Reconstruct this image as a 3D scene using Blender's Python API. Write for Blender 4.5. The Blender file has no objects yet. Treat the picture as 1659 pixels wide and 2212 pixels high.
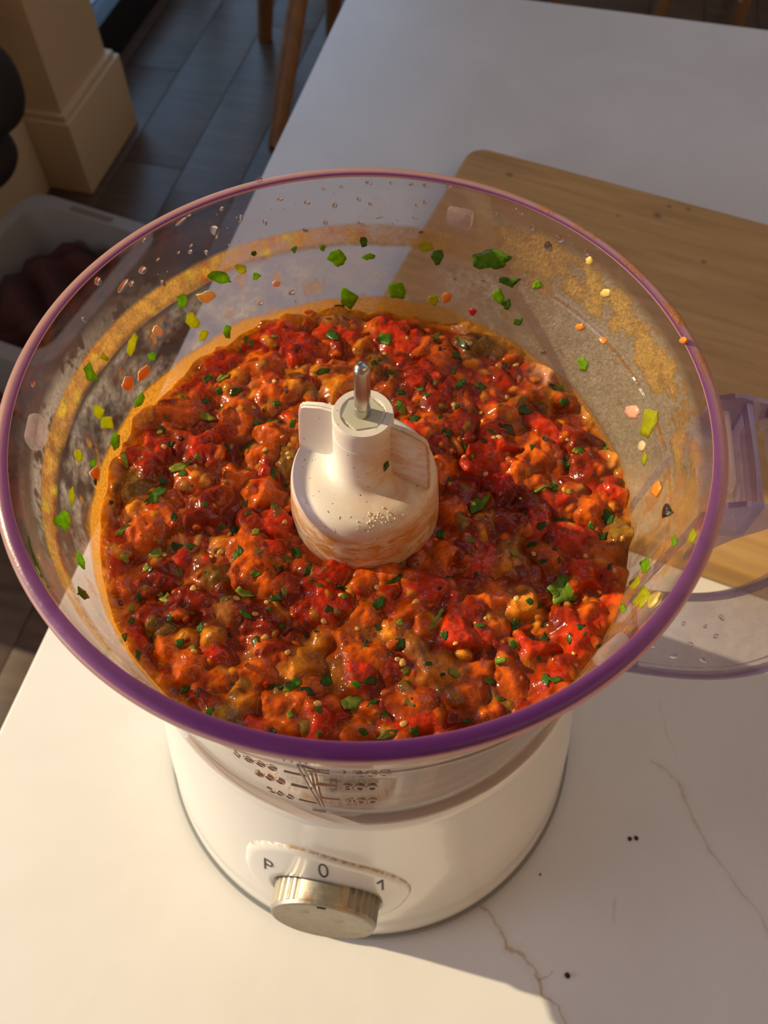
import bpy, bmesh, math, random
import numpy as np
from mathutils import Vector, Matrix
from mathutils.bvhtree import BVHTree

C = bpy.context.scene.collection
SC = bpy.context.scene
PI = math.pi
R_ = math.radians

# ------------------------------------------------------------------ camera, world, sun, daylight, added fills, exposure
ALPHA = R_(-12.1)                       # the room and the worktop are turned by this angle
VX = Vector((math.cos(ALPHA), math.sin(ALPHA), 0))     # across the worktop, away from the patio side
UX = Vector((-math.sin(ALPHA), math.cos(ALPHA), 0))    # along the worktop, away from the viewer
def RP(a, b, z=0.0):
    return VX * a + UX * b + Vector((0, 0, z))

cam_d = bpy.data.cameras.new('camera')
cam = bpy.data.objects.new('camera', cam_d); C.objects.link(cam)
cam.location = (0.00584, -0.13081, 0.43502)
pitch, roll = R_(58.971), R_(0.795)
fw = Vector((0, math.cos(pitch), -math.sin(pitch)))
rt = Vector((1, 0, 0)); up = rt.cross(fw)
r2 = rt * math.cos(roll) + up * math.sin(roll)
u2 = -rt * math.sin(roll) + up * math.cos(roll)
M = Matrix((r2, u2, -fw)).transposed()
cam.rotation_euler = M.to_euler()
cam_d.sensor_fit = 'VERTICAL'; cam_d.sensor_height = 36.0
cam_d.lens = 1762.0 / 2212.0 * 36.0
cam_d.clip_start = 0.01; cam_d.clip_end = 60
cam_d.dof.use_dof = True; cam_d.dof.focus_distance = 0.225; cam_d.dof.aperture_fstop = 22.0
SC.camera = cam

w = bpy.data.worlds.new('sky'); SC.world = w; w.use_nodes = True
bg = w.node_tree.nodes['Background']
bg.inputs[0].default_value = (0.50, 0.66, 1.0, 1); bg.inputs[1].default_value = 0.5

sd = bpy.data.lights.new('sun', 'SUN'); sun = bpy.data.objects.new('sun', sd); C.objects.link(sun)
sd.energy = 5.6; sd.color = (1.0, 0.82, 0.52); sd.angle = R_(0.9)
saz, sel = R_(180 - 16.5), R_(23)
sdir = Vector((math.cos(saz) * math.cos(sel), math.sin(saz) * math.cos(sel), math.sin(sel)))
sun.rotation_euler = sdir.to_track_quat('Z', 'Y').to_euler(); sun.location = sdir * 6

def area(name, loc, aim, sx, sy, power, col):
    d = bpy.data.lights.new(name, 'AREA'); o = bpy.data.objects.new(name, d); C.objects.link(o)
    d.shape = 'RECTANGLE'; d.size = sx; d.size_y = sy; d.energy = power; d.color = col
    o.location = loc; o.rotation_euler = (Vector(loc) - Vector(aim)).to_track_quat('Z', 'Y').to_euler()
    return o
area('patio_daylight', RP(-1.30, -0.62, 0.25), RP(0.4, -0.3, 0.0), 0.60, 0.60, 7.5, (0.86, 0.85, 1.0))
area('garden_daylight', RP(-1.26, 2.75, 0.1), RP(0.6, 2.2, -0.6), 1.9, 1.8, 15, (0.42, 0.68, 1.0))
area('cool_overhead_fill', RP(0.7, 1.7, 1.48), RP(0.7, 1.7, 0.0), 1.7, 1.9, 3.4, (0.80, 0.91, 1.0))  # added cool fill from above, not a known rooflight
area('warm_overhead_fill', RP(1.3, -0.5, 1.50), RP(0.6, 0.0, 0.0), 1.4, 0.9, 5.5, (1.0, 0.60, 0.31))  # added warm fill for the shaded side, no real lamp behind it

vs = SC.view_settings
vs.view_transform = 'Standard'; vs.look = 'None'; vs.gamma = 1.0; vs.use_curve_mapping = False
vs.exposure = -0.16
SC.cycles.max_bounces = 14; SC.cycles.transparent_max_bounces = 24
SC.cycles.transmission_bounces = 10; SC.cycles.caustics_reflective = False; SC.cycles.caustics_refractive = False
SC.cycles.sample_clamp_indirect = 6.0

# ------------------------------------------------------------------ helpers
def tag(o, label=None, cat=None, group=None, kind=None):
    if label: o['label'] = label
    if cat: o['category'] = cat
    if group: o['group'] = group
    if kind: o['kind'] = kind
    return o

def empty(name, loc=(0, 0, 0), label=None, cat=None, group=None, rot=(0, 0, 0)):
    o = bpy.data.objects.new(name, None); C.objects.link(o)
    o.location = loc; o.rotation_euler = rot; o.empty_display_size = 0.02
    return tag(o, label, cat, group)

def link(name, me, mat=None, parent=None):
    o = bpy.data.objects.new(name, me); C.objects.link(o)
    if mat is not None and not me.materials: me.materials.append(mat)
    if parent is not None: o.parent = parent
    return o

def mesh(name, verts, faces, mat=None, parent=None, smooth=True):
    me = bpy.data.meshes.new(name); me.from_pydata([tuple(v) for v in verts], [], faces); me.update()
    if smooth: me.shade_smooth()
    return link(name, me, mat, parent)

def bobj(name, bm, mat=None, parent=None, smooth=False, auto=None):
    bmesh.ops.recalc_face_normals(bm, faces=bm.faces)
    me = bpy.data.meshes.new(name); bm.to_mesh(me); bm.free()
    if smooth or auto:
        me.shade_smooth()
        if auto: me.set_sharp_from_angle(angle=R_(auto))
    return link(name, me, mat, parent)

def lathe_into(bm, prof, segs=128, closed=False, frame=None):
    rings = []
    for r, z in prof:
        if r < 1e-6:
            p = Vector((0, 0, z)); rings.append([bm.verts.new(frame @ p if frame else p)])
        else:
            ring = []
            for i in range(segs):
                a = 2 * PI * i / segs; p = Vector((r * math.cos(a), r * math.sin(a), z))
                ring.append(bm.verts.new(frame @ p if frame else p))
            rings.append(ring)
    n = len(rings); pairs = [(k, k + 1) for k in range(n - 1)] + ([(n - 1, 0)] if closed else [])
    for k, l in pairs:
        A, B = rings[k], rings[l]
        if len(A) == 1 and len(B) == 1: continue
        for i in range(segs):
            j = (i + 1) % segs
            if len(A) == 1: bm.faces.new((A[0], B[i], B[j]))
            elif len(B) == 1: bm.faces.new((A[i], A[j], B[0]))
            else: bm.faces.new((A[i], A[j], B[j], B[i]))
    return rings

def lathe(name, prof, mat, parent=None, segs=128, closed=False, auto=40, frame=None):
    bm = bmesh.new(); lathe_into(bm, prof, segs, closed, frame)
    return bobj(name, bm, mat, parent, auto=auto)

def box_into(bm, mtx, sx, sy, sz, bev=0.0):
    r = bmesh.ops.create_cube(bm, size=1.0)
    vs_ = r['verts']
    for v in vs_: v.co = Vector((v.co.x * sx, v.co.y * sy, v.co.z * sz))
    if bev:
        es = list({e for v in vs_ for e in v.link_edges})
        g = bmesh.ops.bevel(bm, geom=es, offset=bev, segments=2, affect='EDGES', profile=0.6)
        vs_ = list({v for f in g['faces'] for v in f.verts} | {v for v in vs_ if v.is_valid})
    for v in vs_: v.co = mtx @ v.co

def rot_box(name, a0, a1, b0, b1, z0, z1, mat, parent=None, bev=0.0):
    """a box in the room's own turned frame"""
    bm = bmesh.new()
    m = Matrix.Translation(RP((a0 + a1) / 2, (b0 + b1) / 2, (z0 + z1) / 2)) @ Matrix.Rotation(ALPHA, 4, 'Z')
    box_into(bm, m, a1 - a0, b1 - b0, z1 - z0, bev)
    return bobj(name, bm, mat, parent, auto=35 if bev else None)

def tube_into(bm, pts, rad, n=10, caps=True):
    pts = [Vector(p) for p in pts]; rads = rad if isinstance(rad, (list, tuple)) else [rad] * len(pts)
    rings = []; prev = None
    for i, p in enumerate(pts):
        d = (pts[min(i + 1, len(pts) - 1)] - pts[max(i - 1, 0)]).normalized()
        ref = prev if prev is not None else (Vector((0, 0, 1)) if abs(d.z) < .9 else Vector((1, 0, 0)))
        x = (ref - d * ref.dot(d)).normalized(); y = d.cross(x); prev = x
        rings.append([bm.verts.new(p + (x * math.cos(2 * PI * k / n) + y * math.sin(2 * PI * k / n)) * rads[i]) for k in range(n)])
    for A, B in zip(rings, rings[1:]):
        for k in range(n): bm.faces.new((A[k], A[(k + 1) % n], B[(k + 1) % n], B[k]))
    if caps: bm.faces.new(rings[0][::-1]); bm.faces.new(rings[-1])

# ------------------------------------------------------------------ materials
def nt(name):
    m = bpy.data.materials.new(name); m.use_nodes = True
    return m, m.node_tree.nodes, m.node_tree.links, m.node_tree.nodes['Principled BSDF']

def noise(n, l, scale, detail=4, rough=.55, vec=None, coords='Object', dist=0.0):
    t = n.new('ShaderNodeTexNoise'); t.inputs['Scale'].default_value = scale
    t.inputs['Detail'].default_value = detail; t.inputs['Roughness'].default_value = rough
    t.inputs['Distortion'].default_value = dist
    if vec is None:
        tc = n.new('ShaderNodeTexCoord'); vec = tc.outputs[coords]
    l.new(vec, t.inputs['Vector']); return t

def ramp(n, l, src, stops):
    r = n.new('ShaderNodeValToRGB'); e = r.color_ramp.elements
    while len(e) < len(stops): e.new(0.5)
    for k, (p, c) in enumerate(stops):
        e[k].position = p; e[k].color = tuple(c) + ((1,) if len(c) == 3 else ())
    l.new(src, r.inputs[0]); return r

def mixc(n, l, fac, a, b, mode='MIX'):
    m = n.new('ShaderNodeMix'); m.data_type = 'RGBA'; m.blend_type = mode
    for sock, v in ((m.inputs[0], fac), (m.inputs[6], a), (m.inputs[7], b)):
        if hasattr(v, 'links'): l.new(v, sock)
        else: sock.default_value = v if not isinstance(v, tuple) or len(v) == 4 else tuple(v) + (1,)
    return m.outputs[2]

def math_(n, l, op, a, b=None, clamp=False):
    m = n.new('ShaderNodeMath'); m.operation = op; m.use_clamp = clamp
    for k, v in enumerate((a, b)):
        if v is None: continue
        if hasattr(v, 'links'): l.new(v, m.inputs[k])
        else: m.inputs[k].default_value = v
    return m.outputs[0]

def bump(n, l, h, b, strength=.3, dist=.001):
    k = n.new('ShaderNodeBump'); k.inputs['Strength'].default_value = strength; k.inputs['Distance'].default_value = dist
    l.new(h, k.inputs['Height']); l.new(k.outputs[0], b.inputs['Normal']); return k

def simple(name, col, rough=.5, metal=0.0, coat=0.0, var=0.0, scale=30, bmp=0.0, bdist=.001, sss=0.0):
    m, n, l, b = nt(name)
    b.inputs['Base Color'].default_value = tuple(col) + (1,)
    b.inputs['Roughness'].default_value = rough; b.inputs['Metallic'].default_value = metal
    b.inputs['Coat Weight'].default_value = coat; b.inputs['Coat Roughness'].default_value = .05
    if var or bmp:
        t = noise(n, l, scale)
        if var:
            l.new(mixc(n, l, t.outputs[0], tuple(c * (1 - var) for c in col), tuple(min(1, c * (1 + var)) for c in col)), b.inputs['Base Color'])
        if bmp: bump(n, l, t.outputs[0], b, bmp, bdist)
    if sss:
        b.inputs['Subsurface Weight'].default_value = sss; b.inputs['Subsurface Scale'].default_value = .002
        b.inputs['Subsurface Radius'].default_value = (1, .5, .3)
    return m

def schlick(n, l, f0=.04, top=.9):
    g = n.new('ShaderNodeNewGeometry'); d = n.new('ShaderNodeVectorMath'); d.operation = 'DOT_PRODUCT'
    l.new(g.outputs['Normal'], d.inputs[0]); l.new(g.outputs['Incoming'], d.inputs[1])
    c = math_(n, l, 'ABSOLUTE', d.outputs['Value'])
    p = math_(n, l, 'POWER', math_(n, l, 'SUBTRACT', 1.0, c, True), 5.0)
    return math_(n, l, 'ADD', math_(n, l, 'MULTIPLY', p, top), f0, True)

def clear_plastic(name, tint, haze, haze_col, gloss_rough=.03, f0=.045, haze_scale=60, frost=0.0):
    m = bpy.data.materials.new(name); m.use_nodes = True; n, l = m.node_tree.nodes, m.node_tree.links
    n.remove(n['Principled BSDF']); out = n['Material Output']
    t = n.new('ShaderNodeBsdfTransparent'); t.inputs[0].default_value = tuple(tint) + (1,)
    d = n.new('ShaderNodeBsdfDiffuse'); d.inputs[0].default_value = tuple(haze_col) + (1,)
    tl = n.new('ShaderNodeBsdfTranslucent'); tl.inputs[0].default_value = tuple(haze_col) + (1,)
    dm = n.new('ShaderNodeMixShader'); l.new(d.outputs[0], dm.inputs[1]); l.new(tl.outputs[0], dm.inputs[2])
    nz = noise(n, l, haze_scale, 6, .65)
    hz = math_(n, l, 'MULTIPLY', ramp(n, l, nz.outputs[0], [(.3, (.4, .4, .4)), (.75, (1.6, 1.6, 1.6))]).outputs[0], haze, True)
    m1 = n.new('ShaderNodeMixShader'); l.new(hz, m1.inputs[0]); l.new(t.outputs[0], m1.inputs[1]); l.new(dm.outputs[0], m1.inputs[2])
    g = n.new('ShaderNodeBsdfAnisotropic'); g.inputs['Roughness'].default_value = gloss_rough
    if frost:
        bk = n.new('ShaderNodeBump'); bk.inputs['Strength'].default_value = frost; bk.inputs['Distance'].default_value = .0006
        l.new(noise(n, l, 900, 3).outputs[0], bk.inputs['Height']); l.new(bk.outputs[0], g.inputs['Normal'])
    m2 = n.new('ShaderNodeMixShader'); l.new(schlick(n, l, f0), m2.inputs[0]); l.new(m1.outputs[0], m2.inputs[1]); l.new(g.outputs[0], m2.inputs[2])
    l.new(m2.outputs[0], out.inputs[0]); return m

def poly_dist(n, l, vec, pts):
    """smallest distance from vec to a polyline (or a point), built from math nodes"""
    best = None
    segs = list(zip(pts, pts[1:])) or [(pts[0], (pts[0][0] + 1e-4, pts[0][1]))]
    for (x0, y0), (x1, y1) in segs:
        d = Vector((x1 - x0, y1 - y0, 0)); L2 = d.length_squared
        s = n.new('ShaderNodeVectorMath'); s.operation = 'SUBTRACT'; l.new(vec, s.inputs[0]); s.inputs[1].default_value = (x0, y0, 0)
        f = n.new('ShaderNodeVectorMath'); f.operation = 'MULTIPLY'; l.new(s.outputs[0], f.inputs[0]); f.inputs[1].default_value = (1, 1, 0)
        dt = n.new('ShaderNodeVectorMath'); dt.operation = 'DOT_PRODUCT'; l.new(f.outputs[0], dt.inputs[0]); dt.inputs[1].default_value = d / L2
        h = math_(n, l, 'ADD', dt.outputs['Value'], 0.0, True)
        sc = n.new('ShaderNodeVectorMath'); sc.operation = 'SCALE'; sc.inputs[0].default_value = d; l.new(h, sc.inputs['Scale'])
        e = n.new('ShaderNodeVectorMath'); e.operation = 'DISTANCE'; l.new(f.outputs[0], e.inputs[0]); l.new(sc.outputs[0], e.inputs[1])
        best = e.outputs['Value'] if best is None else math_(n, l, 'MINIMUM', best, e.outputs['Value'])
    return best

# ------------------------------------------------------------------ measured places: salsa items in mm (x, y, half sizes, turn, kind); wall items (angle, height mm, extents, kind)
CHUNKS = [(-33.25,68.33,11.55,9.62,-12.1,'R'),(-52.08,54.68,9.13,5.99,46.44,'R'),(-58.83,45.24,5.66,5.53,40.24,'R'),(-63.39,35.21,7.61,5.98,51.9,'O'),(-70.15,17.35,8.19,6.76,51.38,'R'),(-30.62,41.6,6.43,6.68,1.02,'O'),(-30.18,25.1,5.63,5.53,0.99,'O'),(-52.35,19.81,6.28,6.2,-22.12,'R'),(-47.88,15.6,3.89,6.98,-10.91,'D'),(-73.22,-16.32,3.17,7.38,12.68,'R'),(-34.78,-15.24,6.53,5.32,35.81,'O'),(-53.49,8.52,5.73,4.85,0.95,'O'),(-66.86,-11.98,6.61,5.57,25.03,'O'),(-66.41,11.25,4.89,4.92,0.96,'D'),(-41.55,8.2,6.16,5.76,-10.77,'O'),(-48.87,-2.01,5.61,7.63,0.93,'D'),(-32.5,3.25,5.1,5.06,0.94,'O'),(-60.98,-5.48,6.85,5.27,-20.97,'O'),(-57.8,22.07,5.96,5,-32.32,'D'),(-42.78,33.48,6.02,7.63,1,'O'),(-37.22,55.36,8.22,5.63,-17.92,'O'),(-23.36,59.77,7.28,7.14,1.05,'R'),(-15.03,51.66,6.24,6.11,1.04,'O'),(-12.65,68.5,6.55,6,-12.19,'R'),(-24.12,47.46,4.64,5.21,1.03,'Y'),(18.51,50.24,9.32,6.91,47.51,'R'),(23.83,57.92,4.74,7.08,1.05,'O'),(8.28,68.89,6.93,12.42,32.94,'R'),(0.14,73.1,5.84,5.72,1.08,'O'),(43.34,33.65,6.89,6.12,-11.69,'O'),(39.46,20.83,6.49,9.39,-23.75,'R'),(56.64,30.49,9.3,4.42,-42.87,'R'),(40.53,9.05,5.16,3.46,-23.27,'C'),(52.69,-4.78,4.75,6.53,0.92,'R'),(61.68,-10.88,6.47,5.51,-16.77,'R'),(32.2,-10.4,6.7,6.3,-33.71,'D'),(42.29,-16.51,4.31,6.88,-10.58,'N'),(76.77,5.05,5.14,5.81,0.94,'R'),(80.99,10.76,1.98,3.2,-36.83,'C'),(47.72,13.16,6.67,5.97,0.96,'O'),(58.17,1.39,6.52,5.03,0.94,'D'),(70.95,13.55,5.32,7.33,23.42,'D'),(63.96,-22.27,5.93,6.07,0.89,'R'),(71.69,-14.49,4.93,4.72,0.91,'O'),(73.52,-30.98,3.17,6.45,0.87,'R'),(54.05,19.46,6.76,7.21,0.97,'O'),(30.13,7.68,5.73,5.82,0.95,'D'),(24.58,14.52,4.94,4.93,0.96,'O'),(66.5,26.03,5.56,3.98,-48.99,'D'),(-63.67,-44.18,2.91,8.66,29.36,'R'),(-40.71,-48.73,4.75,3.37,-19.51,'R'),(-47.39,-53.6,6.5,5.82,0.83,'O'),(-34.65,-21.99,7.42,6.75,23.89,'O'),(-11.31,-33.71,7.41,6.55,-9.99,'R'),(-10.67,-67.54,4.12,6.14,0.8,'R'),(-41.58,-44.68,3.07,2.2,0.85,'Y'),(-49.24,-44.79,3.57,3.03,0.85,'Y'),(-53.54,-47.7,2.95,4.75,17.36,'O'),(-30.49,-63.36,4.02,3.11,43.67,'Y'),(-22.39,-63.62,3.67,3.01,0.81,'O'),(-6.58,-43.33,5.17,3.28,-9.79,'O'),(-59.24,-25.68,5.86,5.41,0.89,'D'),(-68.3,-27.3,4.51,4.49,0.88,'O'),(-47.43,-34.26,7.84,5.77,0.87,'D'),(-34.06,-36.91,5.98,4.83,0.86,'D'),(-58.52,-38.69,6.31,4.04,-19.66,'D'),(-22.78,-47.79,5.84,4.59,0.84,'D'),(-27.26,-54.49,5.5,3.93,0.83,'O'),(-17.44,-51.72,4.32,6.56,-9.57,'Y'),(-40.05,-62.37,5.6,2.92,-18.95,'D'),(-18.66,-69.49,3.62,2.44,0.8,'O'),(-37.17,-55.28,4.49,3.14,0.83,'O'),(-28.41,-68.4,4.94,2.4,-14.04,'R'),(19.47,-28.75,7.23,5.82,11.84,'R'),(25.77,-42.85,6.85,6.47,21.78,'R'),(62.03,-41.49,6.33,7.08,25.98,'R'),(47.84,-47.83,5.51,5.48,-9.9,'R'),(40.82,-20.36,3.79,3.66,0.89,'Y'),(46.15,-24.79,5.36,5.09,0.89,'D'),(37.74,-31.53,6.07,6.09,0.87,'O'),(37.62,-40.19,3.88,3.63,0.86,'O'),(33.46,-53.22,4.27,3.15,0.83,'O'),(27.46,-59.5,4.95,3.57,0.82,'O'),(34.36,-64.31,4.16,3.24,0.81,'O'),(41.21,-55.45,2.55,5.62,13.05,'O'),(52.52,-57.22,6.48,4.47,20.67,'R'),(47,-63.64,6.29,2.93,15.68,'R'),(20.31,-52.49,4.53,3.95,0.83,'Y'),(17.57,-67.76,6.06,2.94,0.8,'R'),(10.3,-69.08,4.83,2.43,0.8,'R'),(27.2,-69.45,6.09,2.17,10.76,'D'),(0.05,-36.68,4.17,4.81,0.86,'O'),(1.37,-48.78,6.63,5.06,-14.94,'O'),(-1.01,-54.11,5.01,4.45,0.83,'R'),(6.24,-31.28,3.16,3.48,0.87,'R'),(15.96,-47.22,2.35,5.27,31.93,'N'),(-6.04,-53.53,3.03,5.22,-9.57,'Y'),(13.97,-61.6,5.44,3.52,11.03,'O'),(-1.73,-70.46,4.81,2.66,0.8,'O'),(10.26,-52.63,4.27,3.16,0.83,'D'),(7.65,-41.88,3.86,3.04,0.85,'Y'),(12.82,-36.2,5.22,3.69,0.86,'O'),(67.51,-36.79,4.7,4.28,0.86,'R'),(56.94,-50.63,3.79,3.2,0.84,'D'),(28.8,-27.28,4.53,3.84,0.88,'D'),(-25.92,-8.14,4.98,4.82,0.92,'R'),(-28.32,-28.16,5.51,3.71,-20.55,'O'),(37.97,72.93,8.15,5.42,-44.19,'N'),(60.55,53.64,5.2,6.04,13.66,'P'),(65.94,42.14,3.74,3.52,-37.91,'N'),(76.07,33.65,5.12,4.05,-55.75,'N'),(78.45,15.43,4.24,5.09,-24.26,'N'),(-39.23,-38.4,4.41,3.96,0.86,'N'),(-13.85,77.27,8.48,5.69,-18.84,'N'),(48.26,64.26,7.89,4.5,-44.26,'N'),(-60.89,55.96,5.62,4.44,47,'N'),(-29.21,86.06,4.98,4.16,1.1,'N'),(-78.27,-2.49,2.24,5.01,0.93,'Y'),(-79.36,11.03,3.05,5.42,26.38,'Y'),(-74.04,31.04,5.39,4.76,58.15,'Y'),(-44.8,67.9,6.42,4.34,21.47,'Y'),(-29.05,72.55,8.08,3.53,7.89,'Y')]
FLAKES = [(-44.19,42.54,2.1,1.14,45.34,'m'),(-48.63,47.82,2.88,1.19,39.92,'y'),(-53.14,33.11,3.24,1.27,-22.63,'y'),(-66.45,25.58,1.99,1.64,51.58,'d'),(-62.61,20.72,1.61,1.28,0.98,'d'),(-38.88,21.66,1.87,1.05,49.5,'m'),(-45.02,19.93,1.17,1.81,0.98,'d'),(-30.14,30.11,2.68,1.7,13.62,'d'),(-24.23,29.09,1.05,1.87,0.99,'m'),(-57.82,11.74,3.13,1.77,32.19,'y'),(-63.98,1.23,3.9,1.99,55.77,'g'),(-36.47,10.53,0.86,1.22,0.96,'d'),(-75.18,13.55,0.98,2.72,19.92,'y'),(-70.78,-11.57,1.92,0.96,55.61,'m'),(-37.15,0.17,2.75,1.09,63.96,'t'),(-27.51,-2.16,1.2,0.62,57.91,'m'),(-39.07,-9.63,1.38,1.92,0.92,'d'),(-55.15,-16.03,1.63,1.1,0.91,'d'),(-61.11,-17.98,1.56,1.94,-15.39,'y'),(-36.17,30.57,1.05,1.32,1,'g'),(-53.51,47.14,1.05,2.02,-33.73,'m'),(-15.86,49.62,3.42,1.41,1.03,'d'),(-56.85,-7.03,0.97,1.63,0.92,'d'),(22.61,68.29,3.14,1.38,43.24,'t'),(31.67,65.02,1.2,3.49,26.34,'d'),(29.99,44.45,1.87,0.74,36.49,'d'),(25.64,26.61,1.49,2.4,0.99,'d'),(50.87,35.5,3,1.54,-18.2,'m'),(45.19,27.5,2.9,1.83,-36.29,'d'),(31,22.86,1.09,2.11,24.57,'d'),(68.19,18.63,0.93,2.08,18.33,'d'),(62.58,15.34,1.72,1.44,-23.95,'m'),(54.45,5.7,2.32,0.64,28.55,'s'),(34.97,1.01,4.31,1.65,48.47,'g'),(48.69,-2.4,0.97,2.83,-10.92,'d'),(60.1,-6.12,2.33,1.48,-10.88,'d'),(70.93,-10.74,2.55,1.25,45.46,'d'),(50.34,-12.95,1.24,1.1,0.91,'d'),(73.88,-3.95,1.96,2.47,0.93,'m'),(52.64,20.15,1.03,1.26,0.97,'d'),(59.27,6.8,1.86,1.37,0.95,'d'),(76.45,22.54,0.74,1.83,0.98,'g'),(79.93,25.34,0.73,1.69,-11.68,'g'),(63.51,45.44,3.17,1.27,35.29,'y'),(-55.81,-32.52,2.36,1.94,-19.95,'y'),(-33.36,-30.87,2.64,1.9,0.88,'y'),(-30.64,-25.98,1.36,1.17,-10.08,'g'),(-25.25,-31.62,2.36,2.48,34.45,'d'),(-53.22,-39.45,1.16,1.13,0.86,'d'),(-44.87,-41.97,1.39,1.41,51.67,'m'),(-46.89,-59.04,1.77,1.07,50.73,'m'),(-29.16,-46.13,1.27,1.5,0.85,'d'),(-17.87,-58.24,2.56,1.56,21.88,'g'),(-14.04,-60.1,2.13,1,-14.44,'d'),(-23.84,-57.94,1.09,0.79,43.61,'d'),(-9.41,-56.18,1.49,1.94,0.83,'m'),(-10.43,-65.32,0.85,1.24,0.81,'m'),(-18.05,-66.17,0.86,1.59,-9.25,'y'),(-32.36,-38.3,2.22,0.79,-34.69,'m'),(-63.83,-31.77,0.81,2.14,-9.83,'d'),(-63.22,-23.34,1.61,0.91,59.96,'y'),(-54.13,-24.1,1.74,1.51,0.89,'t'),(-22.19,-40.66,1.28,0.7,33.79,'m'),(-60.67,-50.62,0.76,1.35,0.84,'m'),(-15.88,-23.06,0.97,2.2,-20.96,'d'),(-38.95,-33.99,1.31,1.15,0.87,'t'),(-65.45,-36.11,0.65,1.44,0.87,'y'),(-65.7,-45.72,0.89,1.38,0.85,'m'),(-4.81,-32.03,0.79,1.01,0.87,'g'),(58.26,-28.01,4.86,3.34,40.73,'B'),(20.84,-39.18,3.34,0.59,59.27,'s'),(43.53,-38.84,1.15,2.98,-10.09,'m'),(51.33,-42.89,1.26,1.55,-15.59,'d'),(57.34,-44.44,0.77,1.37,0.85,'d'),(49.76,-56.1,1.25,2.08,0.83,'m'),(58.58,-55.2,1.76,0.6,38.97,'m'),(37.88,-60.88,1.34,0.77,-9.57,'m'),(28.65,-66.62,1.09,0.62,0.81,'m'),(18.3,-52.25,1.01,0.53,0.83,'d'),(33.19,-24.54,0.95,0.74,-43.92,'d'),(25.15,-24.97,1.34,0.6,0.89,'d'),(71.57,-21.7,0.65,1.73,-28.55,'d'),(38.13,-50.77,1.26,1.06,0.84,'s'),(41.87,-45.89,1.15,1.09,0.85,'m'),(57.18,-18.73,0.81,1.23,0.9,'d'),(5.91,64.97,2.28,2.41,38.5,'g'),(-12.57,66.77,3.65,1.38,-41.45,'m'),(7.61,51.06,2.35,1.35,-36.09,'t'),(-0.89,-57.99,1.36,1.28,0.82,'g'),(-1.99,-62.45,2.69,1.64,21.39,'y'),(2.17,-56.4,2.38,1.67,-19.83,'d'),(4.69,-33.47,1.48,1.55,-31.42,'m'),(1.34,-47.44,1.57,0.92,52.8,'t'),(10.49,-45.68,1.54,1.35,-20.42,'d'),(10.18,-25.79,4.11,0.73,28.16,'d'),(-9.41,-56.18,1.12,1.3,0.83,'t'),(13.35,-62.61,2.09,1.13,-40.28,'t'),(6.89,-66.06,1.1,0.99,0.81,'d'),(7.91,-70.93,3.01,0.96,15.82,'t'),(1.28,-70.42,1.09,0.84,-19.21,'m'),(-10.09,-71.78,0.84,0.6,0.8,'m'),(3.53,-62.37,1.85,0.62,41.6,'m'),(18.43,-52.25,1.13,0.53,0.83,'m'),(-7.06,-28.57,2.02,0.73,-15.53,'d'),(-12.32,-29.38,1.66,0.56,-31.07,'m'),(10.29,36.7,1.06,1.92,1.01,'g'),(15.26,31.09,1.54,1.3,-23.73,'d'),(10.74,42.14,1.58,0.96,-24.1,'m'),(37.79,46.57,2.35,1.39,-24.79,'d'),(50.28,-32.78,2.19,1.04,49.87,'d'),(47.44,-43.35,0.9,1.38,0.85,'d'),(65.02,-46.5,0.77,0.68,0.84,'d'),(-24.24,6.78,1.59,0.93,-42.55,'d'),(-23.02,-19.07,2.16,1.02,-31.28,'t'),(-19.74,-17.48,1.22,1.85,23.79,'m'),(-31.56,17.12,0.87,0.89,0.97,'m'),(-54.03,39.04,1.51,0.98,27.08,'m')]
SEEDS = [(-52.95,10.95),(-31.9,17.65),(-41.87,-17.68),(-31.44,46.13),(-24.11,14.94),(-26.94,23.51),(46.37,42.97),(42.22,22.69),(63.85,23.42),(37.11,35.83),(37.66,11.94),(47.8,2.56),(61.26,5.3),(31.11,18),(-47.98,-31.1),(-41.58,-44.68),(-49.24,-44.79),(-6.27,-31.76),(-35.49,-33.22),(-27.15,-33.95),(-29.92,-37.98),(10,-50.65),(11.51,-51.69),(-1.12,-41.32),(43.89,-32.01),(34.62,-38.27),(25.9,-46.8),(68.56,-28.43),(65.3,-17.68),(11.51,-68.46),(11.26,-51.96),(-45.43,-49.47),(50.38,-15.76),(-16.52,-25.76),(-37.78,36.43),(-24.53,53.53),(15.45,-33.31),(32.7,0.97),(-59.06,-18.1),(-10.5,-39.37)]
SPECKS = [(46.08,55.23),(61.32,46.8),(56.94,23.85),(63.88,18.02),(56.26,-15.67),(-42.84,-61.65),(-34.41,-57.7),(-12.39,-42.73),(-15.66,-39.73),(-7.2,-28.28),(-36.59,-43.5),(-58.11,-45.33),(1.03,-45),(8.35,-49.35),(22.1,-29.44),(-18.03,78.98),(-26.78,41.47),(-59.27,22.04),(-15.46,-42.92),(-42.82,-59.87),(-8.87,75.14),(52.58,-29.12),(-69.11,-33.87),(-77.02,-1.65),(-22.17,-70.75),(74.86,33.63),(24.21,60.65)]
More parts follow.
